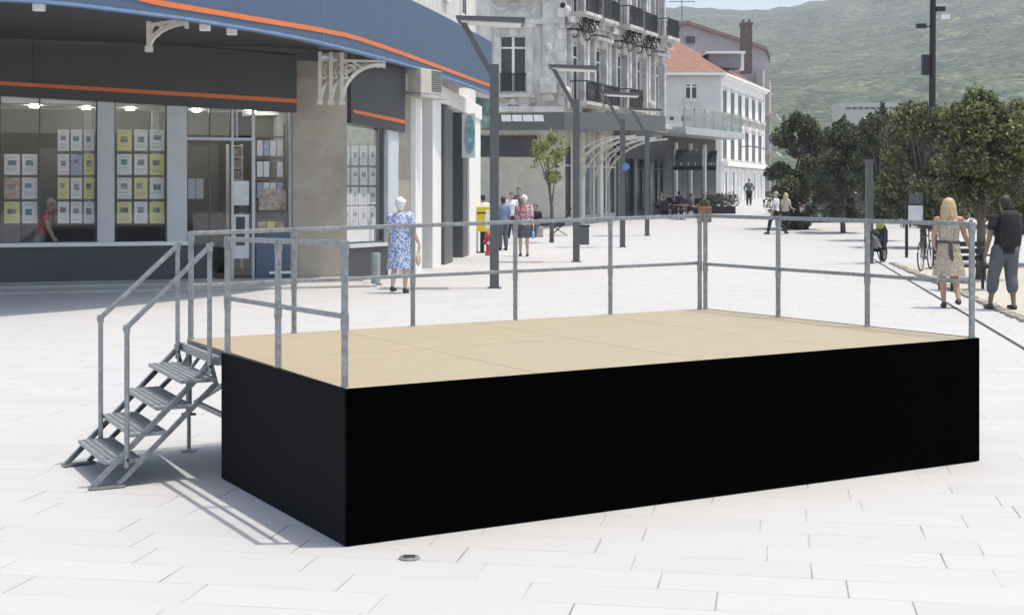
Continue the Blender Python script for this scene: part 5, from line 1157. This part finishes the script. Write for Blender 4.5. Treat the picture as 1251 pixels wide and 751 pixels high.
# bench and table
g = G(1192, 356)
t = thing('park_bench', 'dark metal bench with backrest between the beige dress woman and backpack man', 'bench', tuple(g))
def bench(t, g, ang, wd):
    ca, sa = math.cos(R(ang)), math.sin(R(ang)); f = lambda x, y, z: Vector((g.x + x * ca - y * sa, g.y + x * sa + y * ca, g.z + z))
    q = MB(); [q.bar(f(-wd / 2, -.2 + k * .1, .45), f(wd / 2, -.2 + k * .1, .45), .075, .03) for k in range(5)]; q.build('seat', m_black, t)
    q = MB(); [q.bar(f(-wd / 2, .27 + k * .02, .58 + k * .13), f(wd / 2, .27 + k * .02, .58 + k * .13), .03, .09) for k in range(3)]; q.build('backrest', m_black, t)
    for x in (-wd / 2 + .08, wd / 2 - .08):
        q = MB(); q.bar(f(x, -.2, 0), f(x, -.2, .44), .045); q.bar(f(x, .22, 0), f(x, .22, .44), .045); q.bar(f(x, .22, .4), f(x, .34, .92), .04); q.bar(f(x, -.2, .41), f(x, .22, .41), .04); q.bar(f(x, -.22, .64), f(x, .26, .64), .045, .03); q.bar(f(x, -.2, .44), f(x, -.2, .64), .03); q.build('leg', m_black, t)
bench(t, g + Vector((-.05, .3, 0)), 14, 1.05)
# information panel on two posts
d = 40; g = Vector((X(1119, d), d, 0)); t = thing('information_panel', 'white information panel between two dark posts under the trees', 'sign', tuple(g))
for x_ in (1107.5, 1129):
    q = MB(); q.bar((X(x_, d), d, 0), (X(x_, d), d, zz(236, d)), .07); q.build('post', m_black, t)
q = MB(); q.box((X(1118.5, d), d, zz(270, d)), .42, .04, zz(251, d) - zz(270, d)); q.build('panel', M('panel_white', (.62, .64, .64), .6), t)
q = MB(); q.box((X(1118.5, d), d, zz(249, d)), .40, .05, zz(237, d) - zz(249, d)); q.build('header_board', m_greyc, t)
# glass bus shelter behind trees
# (dark street lantern and red flowers between the crowns)
gf = Vector((X(1028, 70), 70, gz(70))); t = thing('parked_car', 'dark grey parked car half hidden behind the slim dark tree', 'car', tuple(gf))
def c3(x, y, z): return gf + Vector((x, y, z))
m_car = M('car_grey', (.05, .052, .056), .25, 0, .05, coat=.6)
prof = [(-1.9, .35), (-1.95, .75), (-1.75, .95), (-1.2, 1.0), (-.75, 1.42), (.55, 1.45), (1.05, 1.02), (1.8, .92), (1.98, .65), (1.95, .35)]
q = MB(); q.loft([[c3(x, y, z if z < 1.1 or abs(y) < .75 else z - .05) for x, z in prof] for y in (-.82, -.7, .7, .82)]); q.build('body', m_car, t, bevel=.04)
q = MB(); q.add([c3(-1.1, -.826, 1.03), c3(.95, -.826, 1.03), c3(.5, -.826, 1.35), c3(-.72, -.826, 1.35)], [(0, 1, 2, 3)]); q.build('side_window', m_dpane, t)
for x_ in (-1.25, 1.25): wheel(t, c3(x_, -.78, .33), (0, 1, 0), .26, .16, 'wheel')
for x_ in (-1.25, 1.25): wheel(t, c3(x_, .78, .33), (0, 1, 0), .26, .16, 'wheel')
q = MB(); q.ell(c3(1.93, -.6, .68), .06, .14, .08); q.build('headlight', m_white, t); q = MB(); q.ell(c3(-1.93, -.6, .75), .05, .12, .09); q.build('tail_light', M('tail_red', (.4, .03, .03), .3), t)

# cafe terrace
m_wood = M('warm_wood', (.30, .18, .09), .7, 0, .25, 6)
def chair(label, px, d, ang, grp_, mt, first={}):
    g = Vector((X(px, d), d, gz(d))); key = mt.name
    if key in first:
        t = copy_tree(first[key]); t.location = g; t.rotation_euler.z = R(ang); t['label'] = label; return
    t = thing('cafe_chair', label, 'chair', tuple(g), grp_); f = lambda x, y, z: g + Vector((x, y, z))
    q = MB(); q.box(f(0, 0, .43), .42, .42, .04); q.build('seat', mt, t, bevel=.01)
    q = MB(); q.box(f(0, .2, .60), .42, .035, .30); q.build('backrest', mt, t, bevel=.01)
    for a in (-.18, .18):
        q = MB(); q.bar(f(a, -.18, 0), f(a, -.18, .43), .035); q.build('leg', mt, t); q = MB(); q.bar(f(a, .19, 0), f(a, .2, .88), .035); q.build('leg', mt, t)
    first[key] = t; t.rotation_euler.z = R(ang)
def table(label, px, d, first=[None]):
    g = Vector((X(px, d), d, gz(d)))
    if first[0]: t = copy_tree(first[0]); t.location = g; t['label'] = label; return
    t = thing('cafe_table', label, 'table', tuple(g), 'cafe terrace tables'); q = MB(); q.box(g + Vector((0, 0, .70)), .75, .75, .04); q.build('tabletop', m_wood, t)
    q = MB(); q.bar(g, g + Vector((0, 0, .70)), .07); q.build('column', m_black, t); q = MB(); q.box(g, .45, .45, .03); q.build('base', m_black, t); first[0] = t
cg = 'dark chairs of the cafe terrace'
for i, (x_, d_) in enumerate(((812, 74), (819, 77), (827, 73.5), (836, 77.5), (844, 74.5), (852, 78))):
    chair(['leftmost dark cafe chair before the dark shop window', 'dark cafe chair behind the leftmost one', 'dark cafe chair left of the low wooden table', 'dark cafe chair under the nearer black awning', 'dark cafe chair right of the low wooden table', 'dark cafe chair just left of the brown planter'][i], x_, d_, i * 67, cg, m_black)
table('low wooden cafe table under the nearer black awning', 832, 72.5); table('wooden cafe table farther back near the dark hedge', 850, 80)
g = by(861, 70); t = thing('wooden_planter', 'square brown wooden planter box in front of the cafe hedge', 'planter', tuple(g))
q = MB(); q.box(g, .58, .58, .75); q.build('box', m_wood, t, bevel=.02); q = MB(); [q.box(g + Vector((0, -.295, .1 + k * .16)), .60, .02, .02) for k in range(4)]; q.build('slats', M('dark_wood', (.12, .075, .04), .7), t); q = MB(); leaves(q, random.Random(2), [((g.x, g.y, g.z + .85), (.3, .3, .2))], 300, .1); q.build('plant', m_lf_mid, t)
g = by(879, 80); t = thing('boxed_hedge', 'dark boxed hedge at the end of the cafe terrace', 'hedge', tuple(g)); q = MB(); q.box(g, 1.7, .5, .4); q.build('trough', m_black, t); q = MB(); leaves(q, random.Random(6), [((g.x + k * .25, g.y, g.z + .75), (.35, .3, .42)) for k in range(-3, 4)], 1600, .1); q.build('foliage', m_lf_dark, t)
g = by(713, 44); t = thing('planter_trough', 'dark planter trough on the ground right of the small tree', 'planter', tuple(by(713, 50))); g = by(713, 50); q = MB(); q.box(g, .36, .4, .62); q.build('trough', m_dkmetal, t, bevel=.01); q = MB(); q.box(g + Vector((0, 0, .62)), .42, .46, .05); q.build('rim', m_black, t)
for px_, d_, fc, lb in ((830, 79, 30, 'person in black sitting in the shade behind the low wooden table'), (806, 76, -100, 'person in grey top sitting at the far left of the cafe chairs'), (819, 76.4, 120, 'person in dark clothes sitting at the dark cafe chairs'), (843, 74, -70, 'person in grey top sitting under the nearer black awning')):
    person(lb, by(px_, d_), fc, 1.70, [('shirt', m_blackc if fc > 0 else m_greyc, dict(sleeve=.8)), ('trousers', m_blackc, dict(loose=.01)), ('shoes', m_blackc)], ('short', m_hdark), vox=.022, joints=sitj)
# folding chair leaning in the shade
g = by(684, 58); t = thing('folding_lounge_chair', 'dark folding lounge chair leaning back right of the thin tree', 'chair', tuple(g))
q = MB(); q.bar(g + Vector((-.35, 0, .35)), g + Vector((.1, 0, .4)), .5, .05); q.build('seat', m_blackc, t); q = MB(); q.bar(g + Vector((.08, 0, .4)), g + Vector((.45, 0, 1.1)), .5, .05); q.build('backrest', m_blackc, t)
for a in (-.24, .24): q = MB(); q.bar(g + Vector((-.35, a, 0)), g + Vector((.2, a, .5)), .03); q.bar(g + Vector((.3, a, 0)), g + Vector((-.3, a, .36)), .03); q.build('leg', m_black, t)

# ------------------------------------------------------------------ air
hm = bpy.data.materials.new('haze_air'); hm.use_nodes = True; n_ = hm.node_tree.nodes; n_.remove(n_['Principled BSDF'])
pv = n_.new('ShaderNodeVolumePrincipled'); pv.inputs['Color'].default_value = (.86, .91, 1, 1); pv.inputs['Density'].default_value = .00036; pv.inputs['Anisotropy'].default_value = .0
hm.node_tree.links.new(pv.outputs[0], n_['Material Output'].inputs['Volume'])
q = MB(); q.hexa([(-900, -80, -1), (1700, -80, -1), (1700, 2400, -1), (-900, 2400, -1), (-900, -80, 470), (1700, -80, 470), (1700, 2400, 470), (-900, 2400, 470)])
tag(q.build('haze', hm), kind='stuff')
